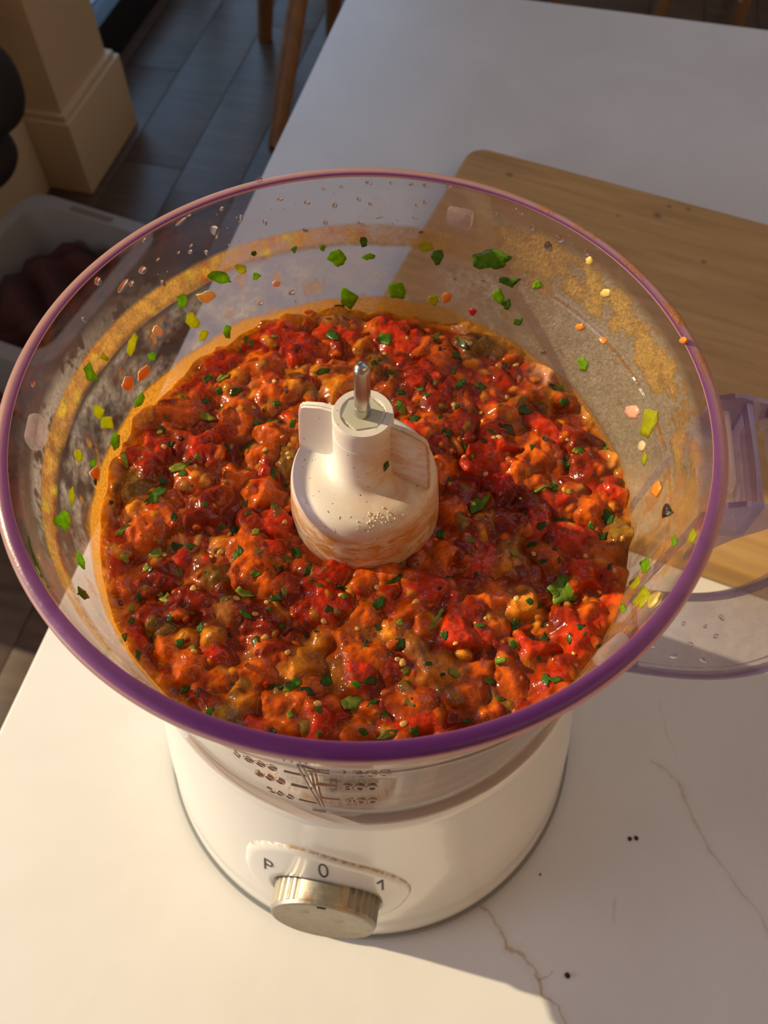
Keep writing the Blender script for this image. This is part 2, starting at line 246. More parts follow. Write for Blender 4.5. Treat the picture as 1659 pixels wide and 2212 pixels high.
WALL_FLAKES = [(97.42,245.53,-6.01,-1.77,1.07,-5.2,'g'),(90.26,245.49,-3.97,0.87,-0.36,-2.47,'g'),(91.48,251.06,-2.13,0,0.04,-2.69,'m'),(95.48,229.34,-5.38,1.36,-1.53,-8.47,'g'),(97.56,225.6,-3.92,-0.4,0.12,-2.4,'m'),(83.42,232.7,-5.79,0.67,-0.19,-5.39,'g'),(74.45,247.95,-3.39,0.8,-0.6,-4.75,'m'),(77.76,250.94,-4.59,0.85,-0.31,-2.63,'y'),(62.22,252.53,-10.68,4.27,-1.13,-5.24,'B'),(57.04,247.99,-6.97,1.97,-0.22,-3.37,'m'),(58.67,240.38,-3.82,3.63,-2.79,-4.36,'g'),(56.08,239.38,-2.54,1.32,-0.84,-3.77,'m'),(50.5,251.09,-2.72,1.49,-0.84,-2.19,'g'),(74.27,231.21,-3.88,0.99,-0.35,-3.83,'y'),(125.03,249.31,-5.3,-4.52,2.96,-3,'g'),(119.95,249.1,-3.27,-1.2,0.77,-2.47,'y'),(116.15,252.49,-1.8,-0.63,0.29,-1.65,'m'),(116.83,244.66,-2.76,-1.01,0.5,-2.73,'g'),(107.1,250.49,-1.8,-0.31,0.37,-1.87,'g'),(100.75,249.55,-1.82,-0.13,0.17,-1.32,'g'),(135.16,247.85,-3,-1.91,1.41,-3.79,'g'),(134.49,239.69,-3.99,-2.59,1.57,-4.77,'y'),(133.04,232.01,-1.55,-2.43,2.71,-2.08,'y'),(126.87,228.12,-2.55,-1.43,1.07,-4.29,'g'),(150.62,246.91,-2.02,-2.59,4.71,-4.04,'y'),(147.21,238.06,-2.16,-1.87,1.23,-2.57,'g'),(162.69,252,-4.12,-2.03,0.81,-6.24,'g'),(154.94,228.5,-2.18,-3.65,4.45,-2.4,'g'),(166.48,241.13,-3.08,-3.68,2.86,-3.03,'y'),(166.33,236.06,-4.07,-4.97,2.9,-3.12,'y'),(167.09,227.55,-2.58,-3.33,3.44,-3.6,'g'),(175.97,233.99,-1.6,-2.29,1.84,-1.2,'g'),(178.31,242.29,-2.21,-3.13,3.5,-1.92,'y'),(-172.55,242.02,-1.97,-3.17,4.97,-0.89,'y'),(-165.19,245.94,-5.5,-7.27,3.23,-3.08,'g'),(-146.72,272.67,3.64,0,12.75,3.47,'B'),(-159.44,237.9,-3.31,-5.15,4.77,-1.84,'g'),(-149.12,245.22,-4.49,-6.85,2.23,-3.04,'m'),(32.79,237.25,-3.55,3.21,-1.78,-3.73,'g'),(52.31,234.98,-3.54,2.09,-0.78,-3.09,'m'),(9.17,247.09,-3.93,4.2,-4.91,-6.37,'y'),(4.14,240.07,-1.71,2.44,-2.81,-1.6,'y'),(-21.63,256.89,-2.49,4.03,-3.48,0.69,'g'),(-21.05,239.9,-5.02,8.07,-4.33,-1.51,'g'),(-22.99,234.15,-5.56,9.09,-3.17,-2.08,'y'),(-30.13,246.66,-6.27,9.95,-4.23,-5.65,'y'),(-27.78,231.14,-4.14,7.73,-2.93,0.61,'g'),(-25.58,270.31,-3.99,5.76,-3.73,-0.25,'y'),(-145.55,208.04,-6.43,-14.96,9.48,14.04,'m'),(157.73,251.32,-1.76,-1.72,1.29,-1.8,'y')]
WALL_BITS = [(129.41,244.75,-5.67,-1.99,0.41,-3.79,'Y'),(143.21,243.81,-3.33,-2.59,1.24,-2.89,'N'),(112.68,239.29,-2.81,-0.89,0.27,-1.79,'P'),(14.84,242.3,-6.43,4.07,-0.02,-4.45,'P'),(6.95,240.22,-2.7,3.69,-2.45,-1.69,'N'),(-4.64,242.83,-4.72,5.64,-2.32,-4.15,'O'),(40.84,268.6,-2.03,1.32,-0.82,-2.11,'Y'),(34.64,263.36,-3.27,2.49,-1.08,-2.29,'Y'),(176.86,230.49,-2.94,-4.33,3.56,-2.16,'O'),(155.82,236.91,-2.07,-4.43,5,-1.08,'O'),(150.67,234.93,-1.53,-3.6,5.08,-1.04,'O'),(71.16,233.42,-3.17,-0.37,0.85,-4.63,'O'),(64.22,230.63,-2.6,1.07,-0.47,-2.99,'C'),(105.8,225.11,-2.61,-0.6,0.2,-1.97,'O'),(-34.16,258.56,-7.43,12.18,-2.97,-2.28,'Y'),(-11.95,248.53,-2.36,3.51,-3.7,-1.15,'K'),(178.62,229.74,-0.83,-1.25,1.71,-0.92,'K'),(13.32,274.41,-2.22,2.32,-0.94,-1.12,'O'),(37.14,247.74,-2.8,2.2,-0.86,-1.97,'O'),(30.62,249.81,-2.72,0.45,-0.35,-1.27,'O')]
DROPS = [(108.68,268.54,3.14,2.09),(103.2,265.89,3.34,2.77),(99.42,269.77,2.52,1.32),(95.78,270.12,2.13,1.63),(90.15,271.19,3.78,2.19),(97.42,263.92,2.53,3.74),(92.31,265.66,2.07,2.63),(89.89,264.05,2.09,2.94),(112.6,261.92,1.87,4.02),(104.29,256.58,2.45,2.19),(99.64,258.13,2.31,3.57),(92.22,257.44,2.43,2.05),(87.91,259.21,4.03,1.34),(80.09,264.73,1.66,2.37),(78.38,266.09,2.03,3.05),(80.42,260.24,1.7,2.44),(78.7,255.57,4.24,1.8),(85.59,271.47,1.83,1.9),(81.31,271.61,3.53,1.62),(78.45,271.91,3.31,2.3),(73.88,272.71,3.12,1.34),(63.14,268.33,1.97,2.12),(72.12,264.61,1.83,1.76),(59.5,271.96,2.4,1.4),(58.06,271.27,2.84,1.76),(123.48,264.81,4.48,6.27),(123.46,262.32,1.65,1.87),(129.23,263.32,2.16,1.5),(129.78,261.56,2.63,2.65),(132.25,263.17,1.78,1.51),(140.95,264.64,4.72,3.73),(146.24,264.42,8.38,3.73),(144.33,263.2,3.42,3.01),(150.94,271.45,3.91,4.29),(129.86,272.19,7.02,2.5),(127.85,272.8,2.43,1.42),(138.41,272.84,2.63,2.5),(137.02,264.76,2.29,1.49),(157.53,265.73,1.6,4.72),(175.96,269.53,3.13,2.32),(112.31,276.47,3.54,2.8),(109.17,234.19,4.02,3.35),(117.17,233.53,3.1,2.57),(108.33,230.38,2.03,2.13),(50.58,265.25,4.48,5.55),(54.99,268.5,2.54,4.32),(48.57,269.32,4.92,3.62),(42.09,270.19,3.29,2.9),(63.17,241.29,2.21,2.86),(43.82,229.43,3.43,4.89),(69.55,241.71,2.88,2.81),(62.94,244.21,2.62,2.42),(126.43,258.76,2.15,3.45),(117.44,265.78,1.92,4.34),(121.01,270.88,2.32,2.48),(137.77,256.89,1.93,3.9)]
# ------------------------------------------------------------------ room shell
FZ = -0.90
m_wall = simple('wall_paint', (.60, .45, .27), .75, var=.04, scale=3)
m_wall_warm = simple('warm_wall_paint', (.62, .46, .31), .8, var=.05, scale=2)
m_trim = simple('skirting_paint', (.62, .47, .29), .5)
m_ceiling = simple('ceiling_paint', (.60, .57, .52), .8)
m_black = simple('black_frame', (.012, .012, .014), .45)
m_patio = simple('patio_paving', (.35, .38, .42), .8, var=.1, scale=4)
def plank_mat():
    m, n, l, b = nt('dark_floor_wood')
    tc = n.new('ShaderNodeTexCoord'); mp = n.new('ShaderNodeMapping'); mp.inputs['Scale'].default_value = (3, 22, 22)
    l.new(tc.outputs['Object'], mp.inputs[0]); t = noise(n, l, 2.5, 6, .6, mp.outputs[0])
    oi = n.new('ShaderNodeObjectInfo')
    c = ramp(n, l, t.outputs[0], [(.3, (.055, .030, .018)), (.7, (.115, .066, .040))])
    k = mixc(n, l, 1.0, c.outputs[0], ramp(n, l, oi.outputs['Random'], [(0, (.85, .85, .85)), (1, (1.12, 1.1, 1.08))]).outputs[0], 'MULTIPLY')
    l.new(k, b.inputs['Base Color']); b.inputs['Roughness'].default_value = .42
    bump(n, l, t.outputs[0], b, .15, .002); return m
m_plank = plank_mat()
m_gap = simple('floor_joint', (.04, .026, .018), .9)

A0, A1, B0, B1, CZ = -1.1725, 2.3, -1.6, 3.9, 1.72
tag(rot_box('floor', -1.40, A1, B0, B1, FZ - .06, FZ - .004, m_gap), kind='structure')
floor = bpy.data.objects['floor']
pm = None
pl_w, pl_l = 0.16, 1.1
rnd = random.Random(4)
# boards laid along the worktop's length over the floor the camera sees; shared mesh data
for i in range(21):
    a = -1.26 + i * pl_w
    off = (i * .37) % 1.0 * pl_l
    b = 0.15 - off
    while b < 3.85:
        bc = b + pl_l / 2
        if pm is None:
            bm = bmesh.new(); box_into(bm, Matrix(), pl_w - .0016, pl_l - .0016, .012, .0015)
            o = bobj('floor_plank', bm, m_plank, auto=35); pm = o.data
        else:
            o = bpy.data.objects.new('floor_plank', pm); C.objects.link(o)
        o.location = RP(a, bc, FZ - .006); o.rotation_euler = (0, 0, ALPHA)
        o.parent = floor
        b += pl_l
tag(rot_box('wall_left', A0 - .12, A0, 0.291, 1.70, FZ, CZ, m_wall), kind='structure')
tag(rot_box('wall_near_left', A0 - .12, A0, B0 - .1, -1.45, FZ, CZ, m_wall), kind='structure')
tag(rot_box('wall_far_left', A0 - .12, A0, 3.62, B1, FZ, CZ, m_wall), kind='structure')
tag(rot_box('wall_back', A0 - .12, A1 + .1, B1, B1 + .1, FZ, CZ, m_wall_warm), kind='structure')
tag(rot_box('wall_right', A1, A1 + .1, B0, B1, FZ, CZ, m_wall_warm), kind='structure')
tag(rot_box('wall_rear', A0 - .12, A1 + .1, B0 - .1, B0, FZ, CZ, m_wall_warm), kind='structure')
for nm, a0, a1, b0, b1 in (('ceiling_near', A0, A1, B0, .7), ('ceiling_far', A0, A1, 2.7, B1), ('ceiling_side_left', A0, -.2, .7, 2.7), ('ceiling_side_right', 1.6, A1, .7, 2.7)):
    tag(rot_box(nm, a0, a1, b0, b1, CZ, CZ + .1, m_ceiling), kind='structure')
# the pillar at the end of the left wall with its tall skirting
tag(rot_box('wall_pillar', A0 + .0005, -1.064, 1.412, 1.665, FZ, CZ, m_wall), kind='structure')
tag(rot_box('baseboard_pillar', A0 + .001, -1.044, 1.393, 1.694, FZ, -.715, m_trim, bev=.003), kind='structure')
tag(rot_box('trim_pillar', A0 + .001, -1.052, 1.401, 1.684, -.715, -.700, m_trim, bev=.005), kind='structure')
tag(rot_box('baseboard_left', A0 + .0005, A0 + .018, .30, 1.392, FZ, -.70, m_trim, bev=.004), kind='structure')
# glazed patio door beyond the pillar: black frame, clear pane, paving outside
m_pane = clear_plastic('door_glass', (.93, .97, 1.0), .01, (.8, .85, .9), .0)
def glazed(nm, b0, b1, a):
    d = rot_box(nm, a - .06, a, b0, b1, FZ, -.785, m_black, bev=.004); tag(d, kind='structure')
    for part, p0, p1, z0, z1 in (('door_frame', b0, b0 + .07, -.785, 1.0), ('door_frame', b1 - .07, b1, -.785, 1.0), ('door_frame', b0, b1, 1.0, 1.09)):
        rot_box(part, a - .06, a, p0, p1, z0, z1, m_black, d, .004)
    rot_box('pane', a - .036, a - .028, b0 + .07, b1 - .07, -.785, 1.0, m_pane, d)
glazed('door_1', 1.705, 2.66, -1.21)
glazed('door_2', 2.665, 3.615, -1.21)
tag(rot_box('wall_above_door', A0 - .12, A0, 1.70, 3.62, 1.09, CZ, m_wall), kind='structure')
tag(rot_box('patio_ground', -9, -1.42, -4, 8, FZ - .12, FZ - .02, m_patio), kind='structure')

tag(rot_box('wall_sun_blocker', -3.3, -3.1, 1.2, 6.0, FZ - .02, .75, m_patio), kind='structure')  # unseen blocker added outside to keep a sun patch off the floor

# ------------------------------------------------------------------ worktop on its cabinet
def counter_mat():
    m, n, l, b = nt('white_quartz')
    tc = n.new('ShaderNodeTexCoord'); wob = noise(n, l, 70, 4, .6, tc.outputs['Object'])
    sub = n.new('ShaderNodeVectorMath'); sub.operation = 'SUBTRACT'; l.new(wob.outputs['Color'], sub.inputs[0]); sub.inputs[1].default_value = (.5, .5, .5)
    sc = n.new('ShaderNodeVectorMath'); sc.operation = 'SCALE'; l.new(sub.outputs[0], sc.inputs[0]); sc.inputs['Scale'].default_value = .010
    ad = n.new('ShaderNodeVectorMath'); ad.operation = 'ADD'; l.new(tc.outputs['Object'], ad.inputs[0]); l.new(sc.outputs[0], ad.inputs[1])
    cloud = noise(n, l, 9, 5, .6, tc.outputs['Object'], dist=.6)
    base = ramp(n, l, cloud.outputs[0], [(.35, (.74, .725, .70)), (.65, (.80, .79, .77))]).outputs[0]
    V1 = [(.0554, -.0918), (.0607, -.0968), (.0648, -.1017), (.0678, -.1075), (.074, -.1112), (.078, -.1159), (.0809, -.1196), (.0824, -.127), (.0874, -.1306), (.0908, -.1381), (.0943, -.1447), (.105, -.17)]
    V2 = [(.1492, -.0202), (.1588, -.0284), (.1638, -.0342), (.1638, -.0411), (.1674, -.0535), (.173, -.0665), (.1754, -.0718), (.1824, -.0821), (.1896, -.0952), (.21, -.13)]
    V3 = [(.158, .0111), (.1609, -.0165)]
    V4 = [(.0809, -.1196), (.0865, -.1168)]
    V5 = [(.1206, -.088), (.1184, -.0961)]
    for pts, wd, col, st in ((V1, .0011, (.36, .20, .06), .85), (V1, .0045, (.62, .52, .36), .4), (V4, .0008, (.36, .2, .06), .7), (V2, .0009, (.36, .26, .16), .55), (V2, .004, (.66, .60, .52), .3), (V3, .001, (.5, .42, .32), .3), (V5, .0014, (.45, .33, .22), .4)):
        d = poly_dist(n, l, ad.outputs[0], pts)
        f = math_(n, l, 'MULTIPLY', math_(n, l, 'SUBTRACT', 1.0, math_(n, l, 'DIVIDE', d, wd), True), st)
        f = math_(n, l, 'MULTIPLY', f, ramp(n, l, wob.outputs[0], [(.35, (.45, .45, .45)), (.6, (1, 1, 1))]).outputs[0])
        base = mixc(n, l, f, base, col)
    l.new(base, b.inputs['Base Color']); b.inputs['Roughness'].default_value = .34
    b.inputs['Specular IOR Level'].default_value = .45
    return m
cu0, cu1, cv0, cv1 = -.75, .747, -.192, 1.35
ct = rot_box('kitchen_worktop', cv0, cv1, cu0, cu1, -.032, 0, counter_mat(), bev=.0022)
tag(ct, 'white veined quartz worktop carrying the food processor and cutting board', 'worktop')
cab = empty('base_cabinet', RP(.55, 0, FZ), 'pale base cabinet under the white worktop', 'cabinet', rot=(0, 0, ALPHA))
m_cab = simple('cabinet_paint', (.55, .53, .5), .5)
def cab_box(nm, a0, a1, b0, b1, z0, z1, mat, bev=.002):
    o = rot_box(nm, a0, a1, b0, b1, z0, z1, mat, None, bev)
    o.parent = cab; o.matrix_parent_inverse = (Matrix.Translation(cab.location) @ Matrix.Rotation(ALPHA, 4, 'Z')).inverted(); return o
cab_box('body', cv0 + .03, 1.3, cu0 + .05, cu1 - .28, FZ + .09, -.0325, m_cab)
cab_box('plinth', cv0 + .07, 1.26, cu0 + .09, cu1 - .31, FZ, FZ + .09, m_black)
for k in range(3):
    cab_box('door', cv0 + .012, cv0 + .0295, cu0 + .055 + k * .385, cu0 + .433 + k * .385, FZ + .1, -.04, m_cab)

# ------------------------------------------------------------------ wooden cutting board
def board_mat():
    m, n, l, b = nt('board_wood')
    tc = n.new('ShaderNodeTexCoord'); mp = n.new('ShaderNodeMapping'); mp.inputs['Scale'].default_value = (5, 60, 60)
    l.new(tc.outputs['Object'], mp.inputs[0]); t = noise(n, l, 1.6, 7, .62, mp.outputs[0], dist=.4)
    t2 = noise(n, l, 9, 4, .55, tc.outputs['Object'])
    c = ramp(n, l, t.outputs[0], [(.28, (.40, .215, .062)), (.5, (.56, .32, .105)), (.75, (.66, .41, .15))]).outputs[0]
    c = mixc(n, l, ramp(n, l, t2.outputs[0], [(.4, (0, 0, 0)), (.7, (.45, .45, .45))]).outputs[0], c, (.45, .25, .08))
    th = R_(-22.5); o0 = Vector((.0736, .4698))
    for (x, y), wd in (((.2112, .3864), .0045), ((.2219, .3972), .0028), ((.2362, .3938), .0026), ((.1013, .4323), .004), ((.1811, .3857), .002), ((.237, .3363), .003)):
        d = Vector((x, y)) - BO
        q = (d.x * math.cos(-th) - d.y * math.sin(-th), d.x * math.sin(-th) + d.y * math.cos(-th))
        f = math_(n, l, 'SUBTRACT', 1.0, math_(n, l, 'DIVIDE', poly_dist(n, l, tc.outputs['Object'], [q]), wd), True)
        c = mixc(n, l, math_(n, l, 'MULTIPLY', f, .85), c, (.09, .035, .012))
    l.new(c, b.inputs['Base Color']); b.inputs['Roughness'].default_value = .55
    sc_ = noise(n, l, 1.0, 2, .5, mp.outputs[0]); bump(n, l, t.outputs[0], b, .12, .001); return m
BO = Vector((.0736, .4698)) + (Vector((math.cos(R_(-22.5)), math.sin(R_(-22.5)))) * .23 - Vector((-math.sin(R_(-22.5)), math.cos(R_(-22.5)))) * .153)
bm = bmesh.new()
hw, hd, rr = .23, .153, .016
ring = []
for cx, cy, a0 in ((hw - rr, hd - rr, 0), (-hw + rr, hd - rr, 90), (-hw + rr, -hd + rr, 180), (hw - rr, -hd + rr, 270)):
    for k in range(7):
        a = R_(a0 + k * 15); ring.append((cx + rr * math.cos(a), cy + rr * math.sin(a)))
fb = bm.faces.new([bm.verts.new((x, y, 0)) for x, y in ring])
ex = bmesh.ops.extrude_face_region(bm, geom=[fb]); bmesh.ops.translate(bm, verts=[g for g in ex['geom'] if isinstance(g, bmesh.types.BMVert)], vec=(0, 0, .0195))
bmesh.ops.recalc_face_normals(bm, faces=bm.faces)
ed = [e for e in bm.edges if all(abs(v.co.z - e.verts[0].co.z) < 1e-6 for v in e.verts)]
bmesh.ops.bevel(bm, geom=ed, offset=.0025, segments=3, affect='EDGES', profile=.6)
board = bobj('cutting_board', bm, board_mat(), auto=50)
board.location = (BO.x, BO.y, .0004); board.rotation_euler = (0, 0, R_(-22.5))
tag(board, 'worn brown wooden cutting board with rounded corners behind the processor', 'cutting board')

# ------------------------------------------------------------------ stools behind the worktop
def wood_stool_mat():
    m, n, l, b = nt('stool_oak')
    tc = n.new('ShaderNodeTexCoord'); mp = n.new('ShaderNodeMapping'); mp.inputs['Scale'].default_value = (40, 40, 5)
    l.new(tc.outputs['Object'], mp.inputs[0]); t = noise(n, l, 1.2, 5, .6, mp.outputs[0])
    l.new(ramp(n, l, t.outputs[0], [(.3, (.20, .085, .03)), (.7, (.31, .15, .055))]).outputs[0], b.inputs['Base Color']); b.inputs['Roughness'].default_value = .45
    return m
m_oak = wood_stool_mat()
def stool(seat_c, feet, tops, label, r0=.017, r1=.026):
    st = empty('wooden_stool', (seat_c[0], seat_c[1], FZ), label, 'stool')
    inv = Matrix.Translation((seat_c[0], seat_c[1], FZ)).inverted()
    zt = seat_c[2]
    o = lathe('seat', [(0, zt), (.13, zt), (.155, zt + .006), (.165, zt + .018), (.160, zt + .030), (.13, zt + .034), (0, zt + .028)], m_oak, st, 48)
    for v in o.data.vertices: v.co = Vector((v.co.x, v.co.y, v.co.z - FZ))
    for f, t in zip(feet, tops):
        bm = bmesh.new(); fv = Vector((f[0], f[1], FZ)); tv = Vector((t[0], t[1], zt + .004))
        tube_into(bm, [inv @ fv, inv @ (fv.lerp(tv, .25)), inv @ (fv.lerp(tv, .6)), inv @ tv], [r0, r0 * 1.15, r1, r1 * .95], 14)
        bobj('leg', bm, m_oak, st, auto=50)
    q = [Vector((f[0], f[1], FZ)).lerp(Vector((t[0], t[1], zt)), .52) for f, t in zip(feet, tops)]
    for k in range(4):
        bm = bmesh.new(); tube_into(bm, [inv @ q[k], inv @ q[(k + 1) % 4]], .009, 10); bobj('stretcher', bm, m_oak, st, auto=50)
    return st
stool((-.20, 2.10, -.24), [(-.362, 2.285), (-.165, 2.31), (.0, 1.95), (-.290, 1.78)], [(-.27, 2.20), (-.11, 2.20), (-.07, 2.07), (-.125, 2.12)], 'oak stool with splayed legs beyond the left corner of the worktop', .021, .025)
stool((.885, 2.42, -.24), [(.762, 2.27), (1.0, 2.278), (1.06, 2.56), (.84, 2.57)], [(.80, 2.33), (.97, 2.33), (.98, 2.49), (.81, 2.5)], 'oak stool beyond the far worktop edge, at the top right corner')
stool((.36, 2.50, -.24), [(.492, 2.375), (.25, 2.36), (.23, 2.62), (.50, 2.64)], [(.45, 2.42), (.28, 2.42), (.28, 2.58), (.45, 2.58)], 'oak stool of which one leg shows behind the middle of the far worktop edge')

# ------------------------------------------------------------------ white tub with dark red things on the floor, and the dark bag
m_tub = simple('tub_plastic', (.26, .23, .21), .4)
tub = empty('storage_tub', (-.62, .98, FZ), 'white plastic storage tub with a grip slot standing on the dark floor', 'tub')
def rrect(hw, hd, r, n=6):
    out = []
    for cx, cy, a0 in ((hw - r, hd - r, 0), (-hw + r, hd - r, 90), (-hw + r, -hd + r, 180), (hw - r, -hd + r, 270)):
        for k in range(n + 1):
            a = R_(a0 + 90 * k / n); out.append((cx + r * math.cos(a), cy + r * math.sin(a)))
    return out
def loft(name, rings, mat, parent, capb=True, capt=True, auto=45):
    bm = bmesh.new(); R = [[bm.verts.new(p) for p in r] for r in rings]; n = len(R[0])
    for A, B in zip(R, R[1:]):
        for i in range(n): bm.faces.new((A[i], A[(i + 1) % n], B[(i + 1) % n], B[i]))
    if capb: bm.faces.new(R[0][::-1])
    if capt: bm.faces.new(R[-1])
    return bobj(name, bm, mat, parent, auto=auto)
TZ = .30
def tr(hw, hd, r, z): return [(x, y, z) for x, y in rrect(hw, hd, r)]
th_ = R_(-22)
tub.rotation_euler = (0, 0, th_)
loft('shell', [tr(.10, .13, .04, 0), tr(.125, .165, .045, TZ - .02), tr(.127, .168, .045, TZ - .01), tr(.145, .186, .05, TZ - .01), tr(.147, .188, .05, TZ), tr(.12, .160, .04, TZ), tr(.117, .157, .04, TZ - .02), tr(.092, .122, .035, .012)], m_tub, tub)
bm = bmesh.new(); box_into(bm, Matrix.Translation((.0, .172, TZ + .0005)), .09, .012, .002, .0005); bobj('grip_slot', bm, simple('slot_shadow', (.16, .11, .07), .7), tub)
m_red = simple('dark_red_cloth', (.05, .010, .006), .9, var=.4, scale=25, bmp=.5, bdist=.01)
hp, N_, M_ = [], 40, 14
V = [(0, 0, .262)]; F = []
for k in range(1, M_ + 1):
    f = k / M_
    for x, y in [(.112 * math.cos(2 * PI * q / N_), .150 * math.sin(2 * PI * q / N_)) for q in range(N_)]:
        sx = max(-.102, min(.102, x * f * 1.06)); sy = max(-.138, min(.138, y * f * 1.06))
        V.append((sx, sy, .262 - .05 * f ** 4 + .016 * math.sin(sx * 62 + 3 * math.sin(sy * 31)) * (1 - .4 * f) + .010 * math.sin(sy * 75 + sx * 40)))
for q in range(N_): F.append((0, 1 + q, 1 + (q + 1) % N_))
for k in range(M_ - 1):
    for q in range(N_):
        a = 1 + k * N_; F.append((a + q, a + N_ + q, a + N_ + (q + 1) % N_, a + (q + 1) % N_))
n0 = len(V); a = 1 + (M_ - 1) * N_
for q in range(N_): V.append((V[a + q][0] * .82, V[a + q][1] * .82, .02))
for q in range(N_): F.append((a + q, n0 + q, n0 + (q + 1) % N_, a + (q + 1) % N_))
F.append(tuple(range(n0 + N_ - 1, n0 - 1, -1)))
o = mesh('crumpled_cloth', V, F, m_red); o.location = tub.location + Vector((0, 0, .004)); o.rotation_euler = (0, 0, th_)
tag(o, 'dark red crumpled cloth filling the white tub on the floor', 'cloth')
bag = empty('dark_bag', (-.78, 1.30, FZ + .30), 'dark brown soft bag with two rounded bulges at the left edge', 'bag')
m_bag = simple('dark_bag_cloth', (.018, .013, .010), .85, bmp=.3, scale=60)
wc = RP(-1.046, 1.115)
def blob(nm, cz, rx, ry, rz, off, k):
    bm = bmesh.new(); bmesh.ops.create_icosphere(bm, subdivisions=4, radius=1)
    m = Matrix.Rotation(ALPHA, 4, 'Z')
    for v in bm.verts:
        f = 1 + .03 * math.sin(5 * v.co.x + k) * math.cos(4 * v.co.z)
        v.co = m @ Vector((v.co.x * rx * f, v.co.y * ry * f, v.co.z * rz * f))
        v.co += Vector((wc.x + off, wc.y, cz)) - bag.location
    return bobj(nm, bm, m_bag, bag, smooth=True)
blob('upper_bulge', -.455, .118, .10, .098, 0, 0)
blob('lower_bulge', -.60, .085, .09, .062, -.037, 2)
bm = bmesh.new()
tube_into(bm, [RP(-1.12, 1.07, -.37) - bag.location, RP(-1.165, 1.09, -.20) - bag.location, RP(-1.166, 1.11, -.08) - bag.location, RP(-1.165, 1.13, -.20) - bag.location, RP(-1.12, 1.15, -.37) - bag.location], .006, 8)
bobj('strap', bm, m_bag, bag, auto=50)

# ------------------------------------------------------------------ food processor: white base
m_white = simple('white_housing', (.80, .77, .71), .22, coat=.3, sss=.05)
m_grey = simple('grey_foot', (.22, .23, .22), .5)
def knob_mat():
    m, n, l, b = nt('brushed_knob_metal')
    t = noise(n, l, 350, 5, .7); t2 = noise(n, l, 120, 4, .6)
    l.new(mixc(n, l, ramp(n, l, t2.outputs[0], [(.58, (0, 0, 0)), (.68, (.7, .7, .7))]).outputs[0], (.40, .36, .29, 1), (.30, .17, .06, 1)), b.inputs['Base Color'])
    b.inputs['Metallic'].default_value = .95; l.new(ramp(n, l, t.outputs[0], [(.3, (.40, .40, .40)), (.7, (.55, .55, .55))]).outputs[0], b.inputs['Roughness'])
    return m
m_knob = knob_mat()
m_print = simple('black_print', (.02, .018, .016), .5)
base = empty('food_processor_base', (0, 0, 0), 'white rounded food processor base with a grey dial, standing on the worktop', 'food processor')
BZ = [.005, .02, .04, .07, .1, .13, .157]; BR = [.1040, .1014, .0990, .0946, .0892, .0850, .0825]
def bell(z): return float(np.interp(z, BZ, BR))
# smooth bell curve through the measured radii
def cr(ts, xs, t):
    k = max(0, min(len(ts) - 2, int(np.searchsorted(ts, t)) - 1)); x0 = xs[max(k - 1, 0)]; x1, x2 = xs[k], xs[k + 1]; x3 = xs[min(k + 2, len(xs) - 1)]
    u = (t - ts[k]) / (ts[k + 1] - ts[k]); return .5 * ((2 * x1) + (x2 - x0) * u + (2 * x0 - 5 * x1 + 4 * x2 - x3) * u * u + (3 * x1 - x0 - 3 * x2 + x3) * u ** 3)
prof = [(.090, .0050), (.1015, .0050), (.1034, .0056)] + [(cr(BZ, BR, z), z) for z in np.linspace(.008, .154, 40)] + [(.0815, .1562), (.0795, .1565), (.030, .1565), (0, .1565)]
body = lathe('body', [(0, .0050)] + prof, m_white, base, 160)
lathe('foot', [(0, .0003), (.1035, .0003), (.1052, .0012), (.1055, .0045), (.1047, .0056), (.100, .0056), (0, .0054)], m_grey, base, 160)
# control panel: a raised blister round the dial seat
KC = Vector((-.0147, -.0889, .066)); KA = Vector((-.13446, -.97243, .19053)).normalized()
KS = Vector((.99058, -.13697, 0)).normalized(); KT = KS.cross(KA) * -1
KT = KA.cross(KS)
if KT.z < 0: KT = -KT
def onbell(P):
    # slide P along the dial axis until it meets the housing
    lo, hi = -.05, .05
    f = lambda h: math.hypot((P + KA * h).x, (P + KA * h).y) - cr(BZ, BR, min(max((P + KA * h).z, .006), .156))
    for _ in range(40):
        m = (lo + hi) / 2
        if f(m) > 0: hi = m
        else: lo = m
    return (lo + hi) / 2
AN = [-180, -146.6, -175 + 331, 147.5, 129.5, 110, 97.4, 78.2, 51.1, 31.5, 16.7, -1.5, -20, -37.8, -60, -90, -120]
RH = [.0350, .0330, .0372, .0397, .0459, .0533, .0551, .0478, .0404, .0374, .0353, .0319, .0305, .0290, .0265, .0255, .0268]
oo = np.argsort(AN); AN = np.array(AN)[oo]; RH = np.array(RH)[oo]
AN3 = np.concatenate([AN - 360, AN, AN + 360]); RH3 = np.tile(RH, 3)
def rho(th):
    return float(np.mean([np.interp(th + d, AN3, RH3) for d in (-6, -3, 0, 3, 6)]))
NS = 120; fr = [1.0, .985, .965, .93, .8, .6, .4, .2, .06, 0.0]
vs_, fs = [], []
SEAT = .0226
for k, f in enumerate(fr):
    for i in range(NS):
        th = -180 + 360 * i / NS
        ro = rho(th); r = SEAT + (ro - SEAT) * f
        d0 = KS * math.cos(R_(th)) + KT * math.sin(R_(th))
        Po = KC + d0 * ro; ho = onbell(Po)
        Pi = KC + d0 * r; hb = onbell(Pi)
        seat_h = -.0006
        lift = .0012 * min(1, (1 - f) * 14)
        g = (1 - f); g = g * g * (3 - 2 * g) * .6 + g * .4
        h = (ho * (1 - g) + seat_h * g) + lift * (1 - g)
        h = max(h, hb + .0002 + lift) if f < .999 else hb - .0004
        if f == 0.0: h = max(seat_h, hb + .0004)
        vs_.append(Pi + KA * h)
